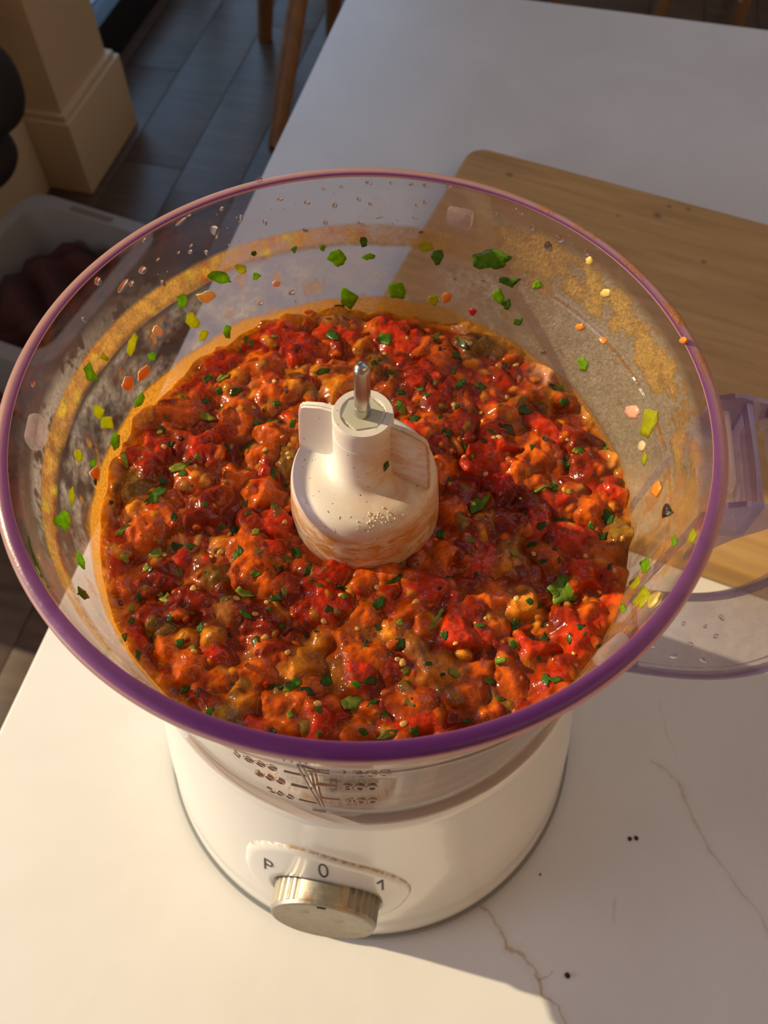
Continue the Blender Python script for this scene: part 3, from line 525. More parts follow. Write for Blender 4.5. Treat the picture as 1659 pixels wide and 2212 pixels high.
for k in range(len(fr) - 1):
    for i in range(NS):
        j = (i + 1) % NS; fs.append((k * NS + i, k * NS + j, (k + 1) * NS + j, (k + 1) * NS + i))
cidx = len(vs_); vs_.append(KC + KA * -.004)
o_ = (len(fr) - 1) * NS
for i in range(NS): fs.append((o_ + i, o_ + (i + 1) % NS, cidx))
m_panel, n, l, b = nt('panel_plastic')
tc = n.new('ShaderNodeTexCoord'); at = n.new('ShaderNodeAttribute'); at.attribute_name = 'grime'
t = noise(n, l, 400, 4, .6)
f_ = math_(n, l, 'MULTIPLY', at.outputs['Fac'], ramp(n, l, t.outputs[0], [(.38, (0, 0, 0)), (.6, (1, 1, 1))]).outputs[0])
l.new(mixc(n, l, f_, (.80, .77, .71, 1), (.36, .21, .07, 1)), b.inputs['Base Color']); b.inputs['Roughness'].default_value = .25; b.inputs['Coat Weight'].default_value = .3
panel = mesh('control_panel', vs_, fs, m_panel, base)
ga = panel.data.attributes.new('grime', 'FLOAT', 'POINT')
for i in range(NS):
    th = -180 + 360 * i / NS
    if 5 < th < 140:
        ga.data[i].value = .9; ga.data[NS + i].value = .9; ga.data[2 * NS + i].value = .35
bvh_panel = BVHTree.FromPolygons([v.co.copy() for v in panel.data.vertices], [tuple(p.vertices) for p in panel.data.polygons])

def text_mesh(txt, size, res=3, off=0.0):
    cu = bpy.data.curves.new('lettering', 'FONT'); cu.body = txt; cu.size = size; cu.align_x = 'CENTER'; cu.align_y = 'CENTER'
    cu.resolution_u = res; cu.offset = off
    o = bpy.data.objects.new('lettering_tmp', cu); C.objects.link(o)
    bpy.context.view_layer.update()
    me = bpy.data.meshes.new_from_object(o.evaluated_get(bpy.context.evaluated_depsgraph_get()))
    V = [v.co.copy() for v in me.vertices]; F = [tuple(p.vertices) for p in me.polygons]
    bpy.data.objects.remove(o); bpy.data.curves.remove(cu); bpy.data.meshes.remove(me)
    return V, F
def solidify(V, F, nrm, th):
    n0 = len(V); V2 = list(V) + [V[i] + nrm[i] * th for i in range(n0)]
    ec = {}
    for f in F:
        for a, b in zip(f, f[1:] + f[:1]): ec[(a, b)] = ec.get((a, b), 0) + 1
    F2 = [tuple(reversed(f)) for f in F] + [tuple(i + n0 for i in f) for f in F]
    for (a, b) in ec:
        if (b, a) not in ec: F2.append((a, b, b + n0, a + n0))
    return V2, F2
for ch, th, ro, wx, hy, rot in (('P', 138.5, .0312, .0042, .0130, -8), ('0', 90.5, .0375, .0042, .0165, 0), ('1', 49.1, .0325, .0042, .0120, 6)):
    V, F = text_mesh(ch, 1.0, 4, -.012) if ch != '1' else ([Vector(q + (0,)) for q in ((-.03, -.36), (.07, -.36), (.07, .36), (-.02, .36), (-.24, .17), (-.18, .09), (-.03, .22))], [(0, 1, 2, 3, 6), (3, 4, 5, 6)])
    mx = [min(v.x for v in V), max(v.x for v in V)]; my = [min(v.y for v in V), max(v.y for v in V)]
    W2 = (mx[0] + mx[1]) / 2; H2 = (my[0] + my[1]) / 2; hh = my[1] - my[0]
    out, nr = [], []
    for v in V:
        x = (v.x - W2) / hh * wx * 1.5; y = (v.y - H2) / hh * hy
        x, y = x * math.cos(R_(rot)) - y * math.sin(R_(rot)) * .5, x * math.sin(R_(rot)) + y * math.cos(R_(rot))
        P = KC + KS * (ro * math.cos(R_(th)) + x) + KT * (ro * math.sin(R_(th)) + y)
        loc, no, ix, di = bvh_panel.ray_cast(P + KA * .05, -KA)
        if loc is None: loc, no = P, KA
        if no.dot(KA) < 0: no = -no
        out.append(loc + no * .00006); nr.append(no)
    V2, F2 = solidify(out, F, nr, .00012)
    o = mesh('letter', V2, F2, m_print, base, smooth=False)
# the dial
Fk = Matrix((KS, KT, KA)).transposed().to_4x4(); Fk.translation = KC
bm = bmesh.new(); NK = 216; KR = .0218; KL = .0150
def kr(i, r, ribs):
    th = 2 * PI * i / NK
    return r - (.00055 * (0.5 + .5 * math.cos(PI * (i % 6) / 3)) if ribs and abs(math.cos(th)) > .46 else 0)
rings = []
for r, z, ribs in ((KR - .0006, -.012, 0), (KR, -.0115, 1), (KR, KL - .0022, 1), (KR - .0002, KL - .0018, 0), (KR - .0007, KL - .0004, 0), (KR - .0016, KL, 0), (KR - .0022, KL - .0003, 0)):
    rings.append([bm.verts.new(Fk @ Vector((kr(i, r, ribs) * math.cos(2 * PI * i / NK), kr(i, r, ribs) * math.sin(2 * PI * i / NK), z))) for i in range(NK)])
for A, B in zip(rings, rings[1:]):
    for i in range(NK): bm.faces.new((A[i], A[(i + 1) % NK], B[(i + 1) % NK], B[i]))
bm.faces.new(rings[0][::-1]); bm.faces.new(rings[-1])
knob = bobj('dial', bm, m_knob, base, auto=28); tag(knob, 'grey metal dial with ribbed sides')
bm = bmesh.new(); box_into(bm, Fk @ Matrix.Translation((0, KR - .0035, KL - .0001)), .0035, .0012, .0004, .0001)
bobj('pointer_mark', bm, m_print, knob)

# ------------------------------------------------------------------ clear bowl
m_bowl = clear_plastic('clear_bowl_plastic', (.965, .945, .955), .016, (.80, .70, .70), .02, .04)
m_rim = None
def rim_mat():
    # violet-tinted clear plastic: seen square on it looks deep violet (long way through), seen aslant paler and pinkish
    m, n, l, b = nt('violet_rim_plastic')
    lw = n.new('ShaderNodeLayerWeight'); lw.inputs['Blend'].default_value = .5
    t = noise(n, l, 300, 4, .6); bk = bump(n, l, t.outputs[0], b, .25, .0006)
    r = ramp(n, l, lw.outputs['Facing'], [(.08, (.13, .022, .21)), (.22, (.30, .10, .33)), (.38, (.70, .42, .36))])
    l.new(r.outputs[0], b.inputs['Base Color']); b.inputs['Roughness'].default_value = .3
    b.inputs['Specular IOR Level'].default_value = .7
    tl = n.new('ShaderNodeBsdfTranslucent'); l.new(r.outputs[0], tl.inputs[0]); mx = n.new('ShaderNodeMixShader'); mx.inputs[0].default_value = .35
    l.new(b.outputs[0], mx.inputs[1]); l.new(tl.outputs[0], mx.inputs[2])
    tp = n.new('ShaderNodeBsdfTransparent'); tp.inputs[0].default_value = (.8, .62, .82, 1); m2 = n.new('ShaderNodeMixShader'); m2.inputs[0].default_value = .22
    l.new(mx.outputs[0], m2.inputs[1]); l.new(tp.outputs[0], m2.inputs[2]); l.new(m2.outputs[0], n['Material Output'].inputs[0]); return m
m_rim = rim_mat()
IZ = [.160, .222, .2495, .2505, .274]; IR = [.0775, .0803, .0834, .0845, .0868]
def rin(z): return np.interp(z, IZ, IR)
OZ = [.157, .222, .25, .270]; ORr = [.0797, .0824, .0862, .0882]
def rout(z): return np.interp(z, OZ, ORr)
bowl = empty('mixing_bowl', (0, 0, 0), 'clear plastic food processor bowl with violet rim holding red salsa', 'bowl')
lathe('wall', [(.020, .1572), (.0790, .1572), (.0816, .1574), (.0819, .1584), (.0816, .1596), (.0800, .1612), (.0824, .222), (.0840, .236), (.0862, .250), (.0886, .2712), (.0890, .2716), (.0872, .2736), (.0869, .2736),
               (.0846, .2514), (.0843, .2508), (.0835, .2500), (.0832, .2490), (.0803, .222), (.0778, .1612), (.0770, .1605), (.020, .1605)], m_bowl, bowl, 220, closed=True, auto=30)
rim = lathe('rim', [(.0868, .2736), (.0891, .2714), (.0902, .2707), (.0908, .2712), (.0907, .2731), (.0901, .2739), (.0888, .2743), (.0872, .2743), (.0868, .2741)], m_rim, bowl, 240, closed=True, auto=60)
tag(rim, 'violet plastic rim of the clear bowl')
# bayonet lugs on the inside of the wall
m_lug = clear_plastic('lug_plastic', (.96, .92, .92), .34, (.85, .72, .68), .05, .05)
def wall_frame(thd, z, r):
    th = R_(thd); rad = Vector((math.cos(th), math.sin(th), 0)); tg = Vector((-math.sin(th), math.cos(th), 0))
    m = Matrix((tg, Vector((0, 0, 1)), rad)).transposed().to_4x4(); m.translation = rad * r + Vector((0, 0, z)); return m
for thd in (183.5, 70.5, -48.0):
    bm = bmesh.new(); box_into(bm, wall_frame(thd, .2640, .0848), .0085, .0062, .0036, .0015); bobj('lug', bm, m_lug, bowl, auto=50)
# moulded volume marks on the outside of the wall
m_mark = simple('moulded_mark', (.30, .20, .17), .4)
def on_wall(thd, z, x, y, lift):
    zz = z + y; r = float(rout(zz)) + lift; a = R_(thd) + x / r
    return Vector((r * math.cos(a), r * math.sin(a), zz))
def wall_strip(x0, x1, y0, y1, thd, z, nm='mark_line', skew=0):
    n_ = 6; V, F = [], []
    for i in range(n_ + 1):
        for yy in (y0, y1):
            for lf in (-.0001, .0003): V.append(on_wall(thd, z, x0 + (x1 - x0) * i / n_ + skew * yy, yy, lf))
    for i in range(n_):
        k = i * 4; F += [(k, k + 4, k + 6, k + 2), (k + 1, k + 3, k + 7, k + 5), (k, k + 1, k + 5, k + 4), (k + 2, k + 6, k + 7, k + 3)]
    F += [(0, 2, 3, 1), (n_ * 4, n_ * 4 + 1, n_ * 4 + 3, n_ * 4 + 2)]
    return mesh(nm, V, F, m_mark, bowl, smooth=False)
wall_strip(-.0005, -.0001, -.038, .032, -98.7, .2125)
wall_strip(.0007, .0011, -.038, .032, -98.7, .2125)
for txt, side, z in (('1000', -1, .2215), ('600', -1, .2030), ('200', -1, .1790), ('1200', 1, .2362), ('800', 1, .2118), ('400', 1, .1910), ('ml', 0, .2545)):
    if side: wall_strip(-.0065 if side < 0 else .0012, -.0006 if side < 0 else .0065, -.0005, .0005, -98.7, z)
    V, F = text_mesh(txt, .0052, 3, -.00006)
    hh = .0098
    V = [Vector((v.x * 1.25, v.y * (hh / .0040) * .85, 0)) for v in V]
    wdt = max(v.x for v in V); th = -98.7 + {-1: -math.degrees((.0085 + wdt) / .083), 1: math.degrees((.0085 + wdt) / .083), 0: 0}[side]
    out = [on_wall(th, z, v.x, v.y, .00005) for v in V]; nr = [Vector((p.x, p.y, 0)).normalized() for p in out]
    V2, F2 = solidify(out, F, nr, .00025); mesh('volume_mark', V2, F2, m_mark, bowl, smooth=False)
V = [on_wall(-99.5, .1645, x, y, lf) for lf in (.0002, .0005) for x, y in ((-.0022, .0018), (.0022, .0018), (0, -.0022))]
mesh('arrow_mark', V, [(0, 1, 2), (5, 4, 3), (0, 3, 4, 1), (1, 4, 5, 2), (2, 5, 3, 0)], m_mark, bowl, smooth=False)

# handle: two ribs down the wall, a box-section bracket at the rim and a wide lower arm rising into the grip
m_hand = clear_plastic('lilac_handle_plastic', (.90, .87, .91), .30, (.80, .74, .72), .06, .05, frost=.12)
m_hedge = clear_plastic('lilac_handle_edge', (.74, .66, .82), .30, (.48, .38, .58), .05, .06)
HA = R_(-7.5)
Hm = Matrix.Rotation(HA, 4, 'Z')
hd_ = empty('handle', (0, 0, 0)); hd_.parent = bowl
bm = bmesh.new()
def H3(x, y, z): return Hm @ Vector((x, y, z))
def swept(path, half, thick, name, mat, lip=0.0, lipw=.002):
    """sweep a flat channel section along a path of (x, z) points in the handle plane"""
    bm = bmesh.new(); rings = []
    for i, (x, z) in enumerate(path):
        a = path[max(i - 1, 0)]; b_ = path[min(i + 1, len(path) - 1)]
        t = Vector((b_[0] - a[0], 0, b_[1] - a[1])).normalized(); nn = Vector((-t.z, 0, t.x))
        hw = half(i / (len(path) - 1)) if callable(half) else half
        sec = [(-hw, -thick / 2), (hw, -thick / 2), (hw, thick / 2 + lip), (hw - lipw, thick / 2 + lip), (hw - lipw * 1.3, thick / 2), (-hw + lipw * 1.3, thick / 2), (-hw + lipw, thick / 2 + lip), (-hw, thick / 2 + lip)]
        rings.append([bm.verts.new(Hm @ (Vector((x, 0, z)) + Vector((0, y, 0)) + nn * h)) for y, h in sec])
    n_ = len(rings[0])
    for A, B in zip(rings, rings[1:]):
        for k in range(n_): bm.faces.new((A[k], A[(k + 1) % n_], B[(k + 1) % n_], B[k]))
    bm.faces.new(rings[0][::-1]); bm.faces.new(rings[-1])
    return bobj(name, bm, mat, hd_, auto=40)
def bez(p0, p1, p2, p3, n_=12):
    out = []
    for i in range(n_ + 1):
        t = i / n_; out.append(tuple((1 - t) ** 3 * a + 3 * t * (1 - t) ** 2 * b + 3 * t * t * (1 - t) * c + t ** 3 * d for a, b, c, d in zip(p0, p1, p2, p3)))
    return out
grip = [(.0835, .158), (.09, .1575)] + bez((.098, .157), (.120, .156), (.135, .160), (.142, .185), 14) + bez((.143, .19), (.147, .22), (.146, .262), (.118, .266), 14)[1:] + [(.104, .2665)]
swept(grip, .0155, .0045, 'grip', m_hand, .0022)
for s in (-1, 1):
    bm = bmesh.new()
    pts = [(float(rout(z)) + .0006, z) for z in (.165, .19, .22, .245, .262)]
    tube_into(bm, [H3(x, s * .0150, z) for x, z in pts], .0011, 8); bobj('rib', bm, m_hedge, hd_, auto=60)
    # bracket cheek standing out from the rim
    bm = bmesh.new(); V = [(.0890, .2420), (.0890, .2690), (.0955, .2718), (.1050, .2700), (.1050, .2655), (.0970, .2560)]
    f = bm.faces.new([bm.verts.new(H3(x, s * .0165 - .0008, z)) for x, z in V]); ex = bmesh.ops.extrude_face_region(bm, geom=[f])
    bmesh.ops.translate(bm, verts=[g for g in ex['geom'] if isinstance(g, bmesh.types.BMVert)], vec=Hm.to_3x3() @ Vector((0, .0016, 0)))
    bobj('bracket_cheek', bm, m_hedge, hd_)
for s in (-1, 1):
    bm = bmesh.new(); tube_into(bm, [H3(x, s * .0152, z + .0012) for x, z in grip], .0016, 10); bobj('grip_edge', bm, m_hedge, hd_, auto=60)
bm = bmesh.new(); tube_into(bm, [H3(.0985, y, .1596) for y in (-.0150, -.005, .005, .0150)], .0010, 8); bobj('cross_rib', bm, m_hedge, hd_, auto=60)
bm = bmesh.new(); box_into(bm, Hm @ Matrix.Translation((.0985, 0, .2635)), .0016, .0325, .0140, .0004); bobj('bracket_wall', bm, m_hedge, hd_, auto=50)
bm = bmesh.new(); box_into(bm, Hm @ Matrix.Translation((.0935, 0, .2560)), .0095, .0325, .0014, .0004); bobj('bracket_floor', bm, m_hand, hd_, auto=50)
bm = bmesh.new(); box_into(bm, Hm @ Matrix.Translation((.0918, .0, .2690)), .0022, .0230, .0048, .0009); bobj('rim_clip', bm, m_lug, hd_, auto=50)

# ------------------------------------------------------------------ blade hub with its metal pin
def hub_mat():
    m, n, l, b = nt('hub_plastic')
    tc = n.new('ShaderNodeTexCoord'); mp = n.new('ShaderNodeMapping'); mp.inputs['Scale'].default_value = (90, 90, 210); mp.inputs['Rotation'].default_value = (.15, .1, 0)
    l.new(tc.outputs['Object'], mp.inputs[0])
    t = noise(n, l, 1.5, 6, .62, mp.outputs[0], dist=.8)
    at = n.new('ShaderNodeAttribute'); at.attribute_name = 'stain'
    s = math_(n, l, 'MULTIPLY', ramp(n, l, t.outputs[0], [(.40, (0, 0, 0)), (.58, (1, 1, 1))]).outputs[0], at.outputs['Fac'], True)
    base_ = mixc(n, l, math_(n, l, 'MULTIPLY', at.outputs['Fac'], .6), (.84, .79, .73, 1), (.82, .60, .32, 1))
    c = mixc(n, l, math_(n, l, 'MULTIPLY', s, .95), base_, (.66, .28, .05, 1))
    sp = noise(n, l, 900, 1, .5, tc.outputs['Object'])
    c = mixc(n, l, ramp(n, l, sp.outputs[0], [(.735, (0, 0, 0)), (.76, (.8, .8, .8))]).outputs[0], c, (.10, .04, .02, 1))
    l.new(c, b.inputs['Base Color']); b.inputs['Roughness'].default_value = .42; b.inputs['Coat Weight'].default_value = .12
    b.inputs['Subsurface Weight'].default_value = .15; b.inputs['Subsurface Scale'].default_value = .002
    return m
m_hub = hub_mat()
hub = empty('blade_hub', (0, 0, .1608), 'white plastic blade hub with two fins standing in the salsa', 'blade hub')
HZ = .1608
def hz(o):
    for v in o.data.vertices: v.co.z -= HZ
    return o
def stain(o, fn):
    a = o.data.attributes.new('stain', 'FLOAT', 'POINT')
    for v in o.data.vertices: a.data[v.index].value = fn(v.co.x, v.co.y, v.co.z + HZ)
dome = [(.0, .1610), (.0236, .1610), (.0234, .19), (.0229, .212), (.0226, .222), (.0220, .2300), (.0216, .2350), (.0213, .2378), (.0208, .2400), (.0199, .2417), (.0185, .2427), (.0160, .2434), (.0130, .2438), (.0112, .2442), (.0097, .2451), (.0089, .2468), (.0085, .2500), (.0083, .2580), (.0082, .2600), (.0081, .2601), (.0081, .2665), (.0078, .2673), (.0060, .2673), (.0058, .2668), (.0, .2668)]
p2 = []
for (a, b_), (c_, d_) in zip(dome, dome[1:]):
    k = max(1, int(math.hypot(c_ - a, d_ - b_) / .0015))
    for i in range(k): p2.append((a + (c_ - a) * i / k, b_ + (d_ - b_) * i / k))
p2.append(dome[-1])
ho = hz(lathe('hub_body', p2, m_hub, hub, 128))
def stain_fn(x, y, z):
    az = math.atan2(y, x)
    side = max(0, min(1, (.2385 - z) / .004)); right = .5 + .5 * math.cos(az + .6)
    return min(1, side * (.95 + .25 * right) + (.5 * right ** 3 if z < .262 else .05))
stain(ho, stain_fn)
# hexagonal insert and pin
bm = bmesh.new()
hx = [(.0056 * math.cos(R_(60 * k + 12)), .0056 * math.sin(R_(60 * k + 12))) for k in range(6)]
f = bm.faces.new([bm.verts.new((x, y, .2669 - HZ)) for x, y in hx]); ex = bmesh.ops.extrude_face_region(bm, geom=[f])
bmesh.ops.translate(bm, verts=[g for g in ex['geom'] if isinstance(g, bmesh.types.BMVert)], vec=(0, 0, .00025))
bobj('hexagonal_insert', bm, simple('insert_plastic', (.62, .60, .46), .35, coat=.3), hub)
m_steel = simple('pin_steel', (.56, .52, .47), .28, metal=1.0, var=.12, scale=400)
hz(lathe('metal_pin', [(0, .2667), (.0021, .2667), (.0021, .2700), (.00200, .27005), (.00200, .2704), (.0021, .27045), (.0021, .2838), (.0019, .2847), (.0014, .2855), (.0007, .2858), (0, .2859)], m_steel, hub, 40))
for ang, lab in ((160, 'fin'), (-20, 'fin')):
    th = R_(ang); rd = Vector((math.cos(th), math.sin(th), 0)); tg = Vector((-math.sin(th), math.cos(th), 0))
    V = [(.0070, .2440), (.0070, .2658), (.0120, .2655), (.0168, .2638), (.0180, .2628), (.0186, .2605), (.0195, .2500), (.0199, .2425), (.0190, .2395), (.0150, .2395), (.0070, .2420)]
    bm = bmesh.new(); f = bm.faces.new([bm.verts.new(rd * r + tg * -.0011 + Vector((0, 0, z - HZ))) for r, z in V])
    ex = bmesh.ops.extrude_face_region(bm, geom=[f]); bmesh.ops.translate(bm, verts=[g for g in ex['geom'] if isinstance(g, bmesh.types.BMVert)], vec=tg * .0022)
    bmesh.ops.recalc_face_normals(bm, faces=bm.faces)
    bmesh.ops.bevel(bm, geom=list(bm.edges), offset=.0006, segments=2, affect='EDGES')
    bmesh.ops.triangulate(bm, faces=[q for q in bm.faces if len(q.verts) > 4])
    bmesh.ops.subdivide_edges(bm, edges=[e for e in bm.edges if e.calc_length() > .003], cuts=3)
    o = bobj('fin', bm, m_hub, hub, auto=30); stain(o, lambda x, y, z, s=ang: .55 if s < 0 else .04)
# ------------------------------------------------------------------ salsa: one height field, its lumps cut out as pieces of their own
rng = np.random.default_rng(7)
STEP = .00027; HALF = .0818
NG = int(2 * HALF / STEP) + 1
gx = (np.arange(NG) - (NG - 1) / 2) * STEP
X, Y = np.meshgrid(gx, gx, indexing='xy')
def vnoise(X, Y, sc, seed):
    g = np.random.default_rng(seed).random((256, 256)); x = X / sc + 97.3; y = Y / sc + 55.1
    xi = np.floor(x).astype(int); yi = np.floor(y).astype(int); fx = x - xi; fy = y - yi
    fx = fx * fx * (3 - 2 * fx); fy = fy * fy * (3 - 2 * fy); xi %= 256; yi %= 256; x1 = (xi + 1) % 256; y1 = (yi + 1) % 256
    return (g[yi, xi] * (1 - fx) + g[yi, x1] * fx) * (1 - fy) + (g[y1, xi] * (1 - fx) + g[y1, x1] * fx) * fy
def fbm(X, Y, sc, seed, o=3):
    s = 0; a = 1; t = 0
    for k in range(o): s = s + a * vnoise(X, Y, sc / 2 ** k, seed + k); t += a; a *= .5
    return s / t
PAL = {'R': (.60, .034, .003), 'O': (.74, .125, .004), 'D': (.26, .018, .001), 'C': (.48, .010, .012), 'Y': (.80, .26, .012), 'N': (.48, .17, .03), 'P': (.70, .33, .20), 'G': (.25, .12, .012)}
Rr = np.hypot(X, Y); TH = np.arctan2(Y, X)
H = .2216 + .0032 * (fbm(X, Y, .026, 3, 2) - .5)
col = np.zeros((NG, NG, 3)); q = fbm(X, Y, .011, 21, 3)[..., None]
col[:] = np.array((.17, .013, .001)) * (1 - q) + np.array((.40, .050, .002)) * q  # sauce tone set dark to deepen the shadows between the lumps
g_ = np.clip((fbm(X, Y, .013, 41, 3) - .56) * 6, 0, 1)[..., None] * .45; col = col * (1 - g_) + np.array((.15, .055, .004)) * g_
WX = (vnoise(X, Y, .0035, 61) - .5); WY = (vnoise(X, Y, .0035, 62) - .5)
FN = fbm(X, Y, .0022, 71, 2) - .5
def add_lump(cx, cy, a, b, rot, h, zc, pw, kk, c, tilt=(0, 0), warp=.35, shp=2.2):
    global H
    R = max(a, b) * 1.75 + .001
    i0, i1 = np.searchsorted(gx, [cx - R, cx + R]); j0, j1 = np.searchsorted(gx, [cy - R, cy + R])
    if i1 - i0 < 2 or j1 - j0 < 2: return None
    s = (slice(j0, j1), slice(i0, i1)); m = min(a, b)
    x = X[s] - cx + WX[s] * m * warp * 2; y = Y[s] - cy + WY[s] * m * warp * 2
    c0, s0 = math.cos(rot), math.sin(rot); u = (x * c0 + y * s0) / a; v = (-x * s0 + y * c0) / b
    r = (np.abs(u) ** pw + np.abs(v) ** pw) ** (1 / pw)
    L = zc + h * (1 - np.minimum(r, 2.2) ** shp) + h * (tilt[0] * u + tilt[1] * v) + FN[s] * min(h, .002) * .40
    old = H[s]; hh = np.maximum(kk - np.abs(old - L), 0) / kk * np.clip((1.65 - r) / .45, 0, 1)
    L = np.where(r > 1.65, -1.0, L)
    new = np.maximum(old, L) + hh * hh * kk / 4
    wgt = np.clip(.5 + (L - old) / (kk * 2.0), 0, 1)[..., None] * (r < 1.5)[..., None]
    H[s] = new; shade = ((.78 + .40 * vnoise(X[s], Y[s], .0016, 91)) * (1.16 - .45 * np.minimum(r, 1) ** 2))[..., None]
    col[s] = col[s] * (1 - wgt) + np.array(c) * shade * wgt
    return s, L - old
# fine pulp
pk = list('ODRYOGDONO')
for k in range(700):
    r_ = .0800 * math.sqrt(rng.random()); t_ = rng.random() * 2 * PI; a = .0007 + .0019 * rng.random() ** 1.6
    cx, cy = r_ * math.cos(t_), r_ * math.sin(t_)
    zc = H[np.searchsorted(gx, cy), np.searchsorted(gx, cx)]
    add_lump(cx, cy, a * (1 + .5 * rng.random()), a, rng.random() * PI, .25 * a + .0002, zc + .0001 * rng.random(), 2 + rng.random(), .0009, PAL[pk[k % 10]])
HB = H.copy()
label = np.full((NG, NG), -1, np.int32); kinds = []
def chunk(cx, cy, a, b, rot, kind, lift=None):
    m = min(a, b); iy, ix = min(np.searchsorted(gx, cy), NG - 1), min(np.searchsorted(gx, cx), NG - 1)
    zc = HB[iy, ix] * .6 + .2216 * .4 + (rng.random() * .0010 if lift is None else lift)
    h = min(.44 * m + .0008, .0044) * (.80 + .45 * rng.random())
    pw = 2.2 + 1.6 * rng.random() if kind in 'RDCN' else 2.0 + .7 * rng.random()
    res = add_lump(cx, cy, a, b, rot, h, zc, pw, .0028, PAL[kind], ((rng.random() - .5) * .5, (rng.random() - .5) * .5), .45, 2.6 if kind in 'RD' else 2.0)
    if res is None: return
    s, d = res; label[s][d > .00025] = len(kinds); kinds.append((kind, cx, cy, max(a, b)))
placed = [(c[0] / 1e3, c[1] / 1e3, max(c[2], c[3]) / 1e3) for c in CHUNKS]
items = [(c[0] / 1e3, c[1] / 1e3, c[2] / 1e3, c[3] / 1e3, R_(c[4]), c[5], None) for c in CHUNKS]
extra = []
tries = 0
while len(extra) < 105 and tries < 9000:
    tries += 1; r_ = .0785 * math.sqrt(rng.random()); t_ = rng.random() * 2 * PI; cx, cy = r_ * math.cos(t_), r_ * math.sin(t_)
    if r_ < .0245: continue
    a = .0022 + .0038 * rng.random() ** 1.3
    if any(math.hypot(cx - p[0], cy - p[1]) < .62 * (a + p[2]) for p in placed): continue
    placed.append((cx, cy, a)); extra.append((cx, cy, a * (1 + .5 * rng.random()), a, rng.random() * PI, 'ODDOYGRODO'[len(extra) % 10], None))
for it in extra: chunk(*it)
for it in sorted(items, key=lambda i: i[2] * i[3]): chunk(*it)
# pulp lying over everything
for k in range(520):
    r_ = .0785 * math.sqrt(rng.random()); t_ = rng.random() * 2 * PI; a = .0005 + .0012 * rng.random() ** 1.8
    cx, cy = r_ * math.cos(t_), r_ * math.sin(t_); zc = H[np.searchsorted(gx, cy), np.searchsorted(gx, cx)]
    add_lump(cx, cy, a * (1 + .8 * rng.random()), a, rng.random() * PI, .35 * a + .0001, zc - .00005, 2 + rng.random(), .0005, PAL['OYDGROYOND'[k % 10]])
# a dip on the shaded side of the hub, and the rim of sauce that climbs the wall
H -= .0030 * np.exp(-(((X - .030) / .012) ** 2 + ((Y - .012) / .009) ** 2)) + .0022 * np.exp(-(((X - .036) / .012) ** 2 + ((Y + .014) / .007) ** 2))
climb = .0012 + .0040 * np.clip(vnoise(TH * .02, TH * 0 + .3, .012, 5), 0, 1) ** 1.5 * (.5 + .5 * np.cos(TH - R_(140)))
e_ = np.clip((Rr - .0765) / .0036, 0, 1); H += climb * .35 * e_ ** 2
fr_ = np.clip((Rr - .0768) / .003, 0, 1)[..., None] * (.25 + .7 * (.5 + .5 * np.cos(TH - R_(165))))[..., None]
col = col * (1 - fr_) + np.array((.95, .38, .015)) * fr_  # thin orange sauce edge, with sun glow painted in toward the sunny side
RC = np.asarray(rin(H)) - .00025
# gradient normals, shared by base and pieces so that no seam shows
gy_, gx_ = np.gradient(H, STEP); NN = np.stack([-gx_, -gy_, np.ones_like(H)], -1); NN /= np.linalg.norm(NN, axis=-1, keepdims=True)
PX, PY, PZ = X.copy(), Y.copy(), H.copy()
near = (Rr > RC - STEP) & (Rr <= RC); sc_ = np.where(near, RC / np.maximum(Rr, 1e-6), 1); PX *= sc_; PY *= sc_
outm = Rr > RC; so = np.where(outm, .0774 / np.maximum(Rr, 1e-6), 1); PX = np.where(outm, X * so, PX); PY = np.where(outm, Y * so, PY); PZ = np.where(outm, .1612, PZ)
NN[outm] = np.stack([X, Y, 0 * X], -1)[outm] / np.maximum(Rr, 1e-6)[outm][:, None]
label[(Rr > RC - 3 * STEP) | (Rr < .0215)] = -1
ql = np.maximum.reduce([label[:-1, :-1], label[1:, :-1], label[:-1, 1:], label[1:, 1:]])
allout = outm[:-1, :-1] & outm[1:, :-1] & outm[:-1, 1:] & outm[1:, 1:]
I = np.arange(NG * NG).reshape(NG, NG)
quads = np.stack([I[:-1, :-1], I[:-1, 1:], I[1:, 1:], I[1:, :-1]], -1)
Pf = np.stack([PX, PY, PZ], -1).reshape(-1, 3); Nf = NN.reshape(-1, 3); Cf = np.concatenate([col.reshape(-1, 3), np.ones((NG * NG, 1))], 1)
def fast_mesh(name, P, Q, N=None, Col=None, tris=None):
    me = bpy.data.meshes.new(name); nq = len(Q); ntr = 0 if tris is None else len(tris)
    me.vertices.add(len(P)); me.vertices.foreach_set('co', np.ascontiguousarray(P, np.float32).ravel())
    lp = Q.ravel() if not ntr else np.concatenate([Q.ravel(), tris.ravel()])
    me.loops.add(len(lp)); me.loops.foreach_set('vertex_index', lp.astype(np.int32))
    st = np.arange(nq) * 4
    if ntr: st = np.concatenate([st, nq * 4 + np.arange(ntr) * 3])
    me.polygons.add(nq + ntr); me.polygons.foreach_set('loop_start', st.astype(np.int32))
    me.update(calc_edges=True); me.validate(); me.shade_smooth()
    if Col is not None:
        a = me.color_attributes.new('col', 'FLOAT_COLOR', 'POINT'); a.data.foreach_set('color', np.ascontiguousarray(Col, np.float32).ravel())
    if N is not None: me.normals_split_custom_set_from_vertices([tuple(v) for v in N])
    return me
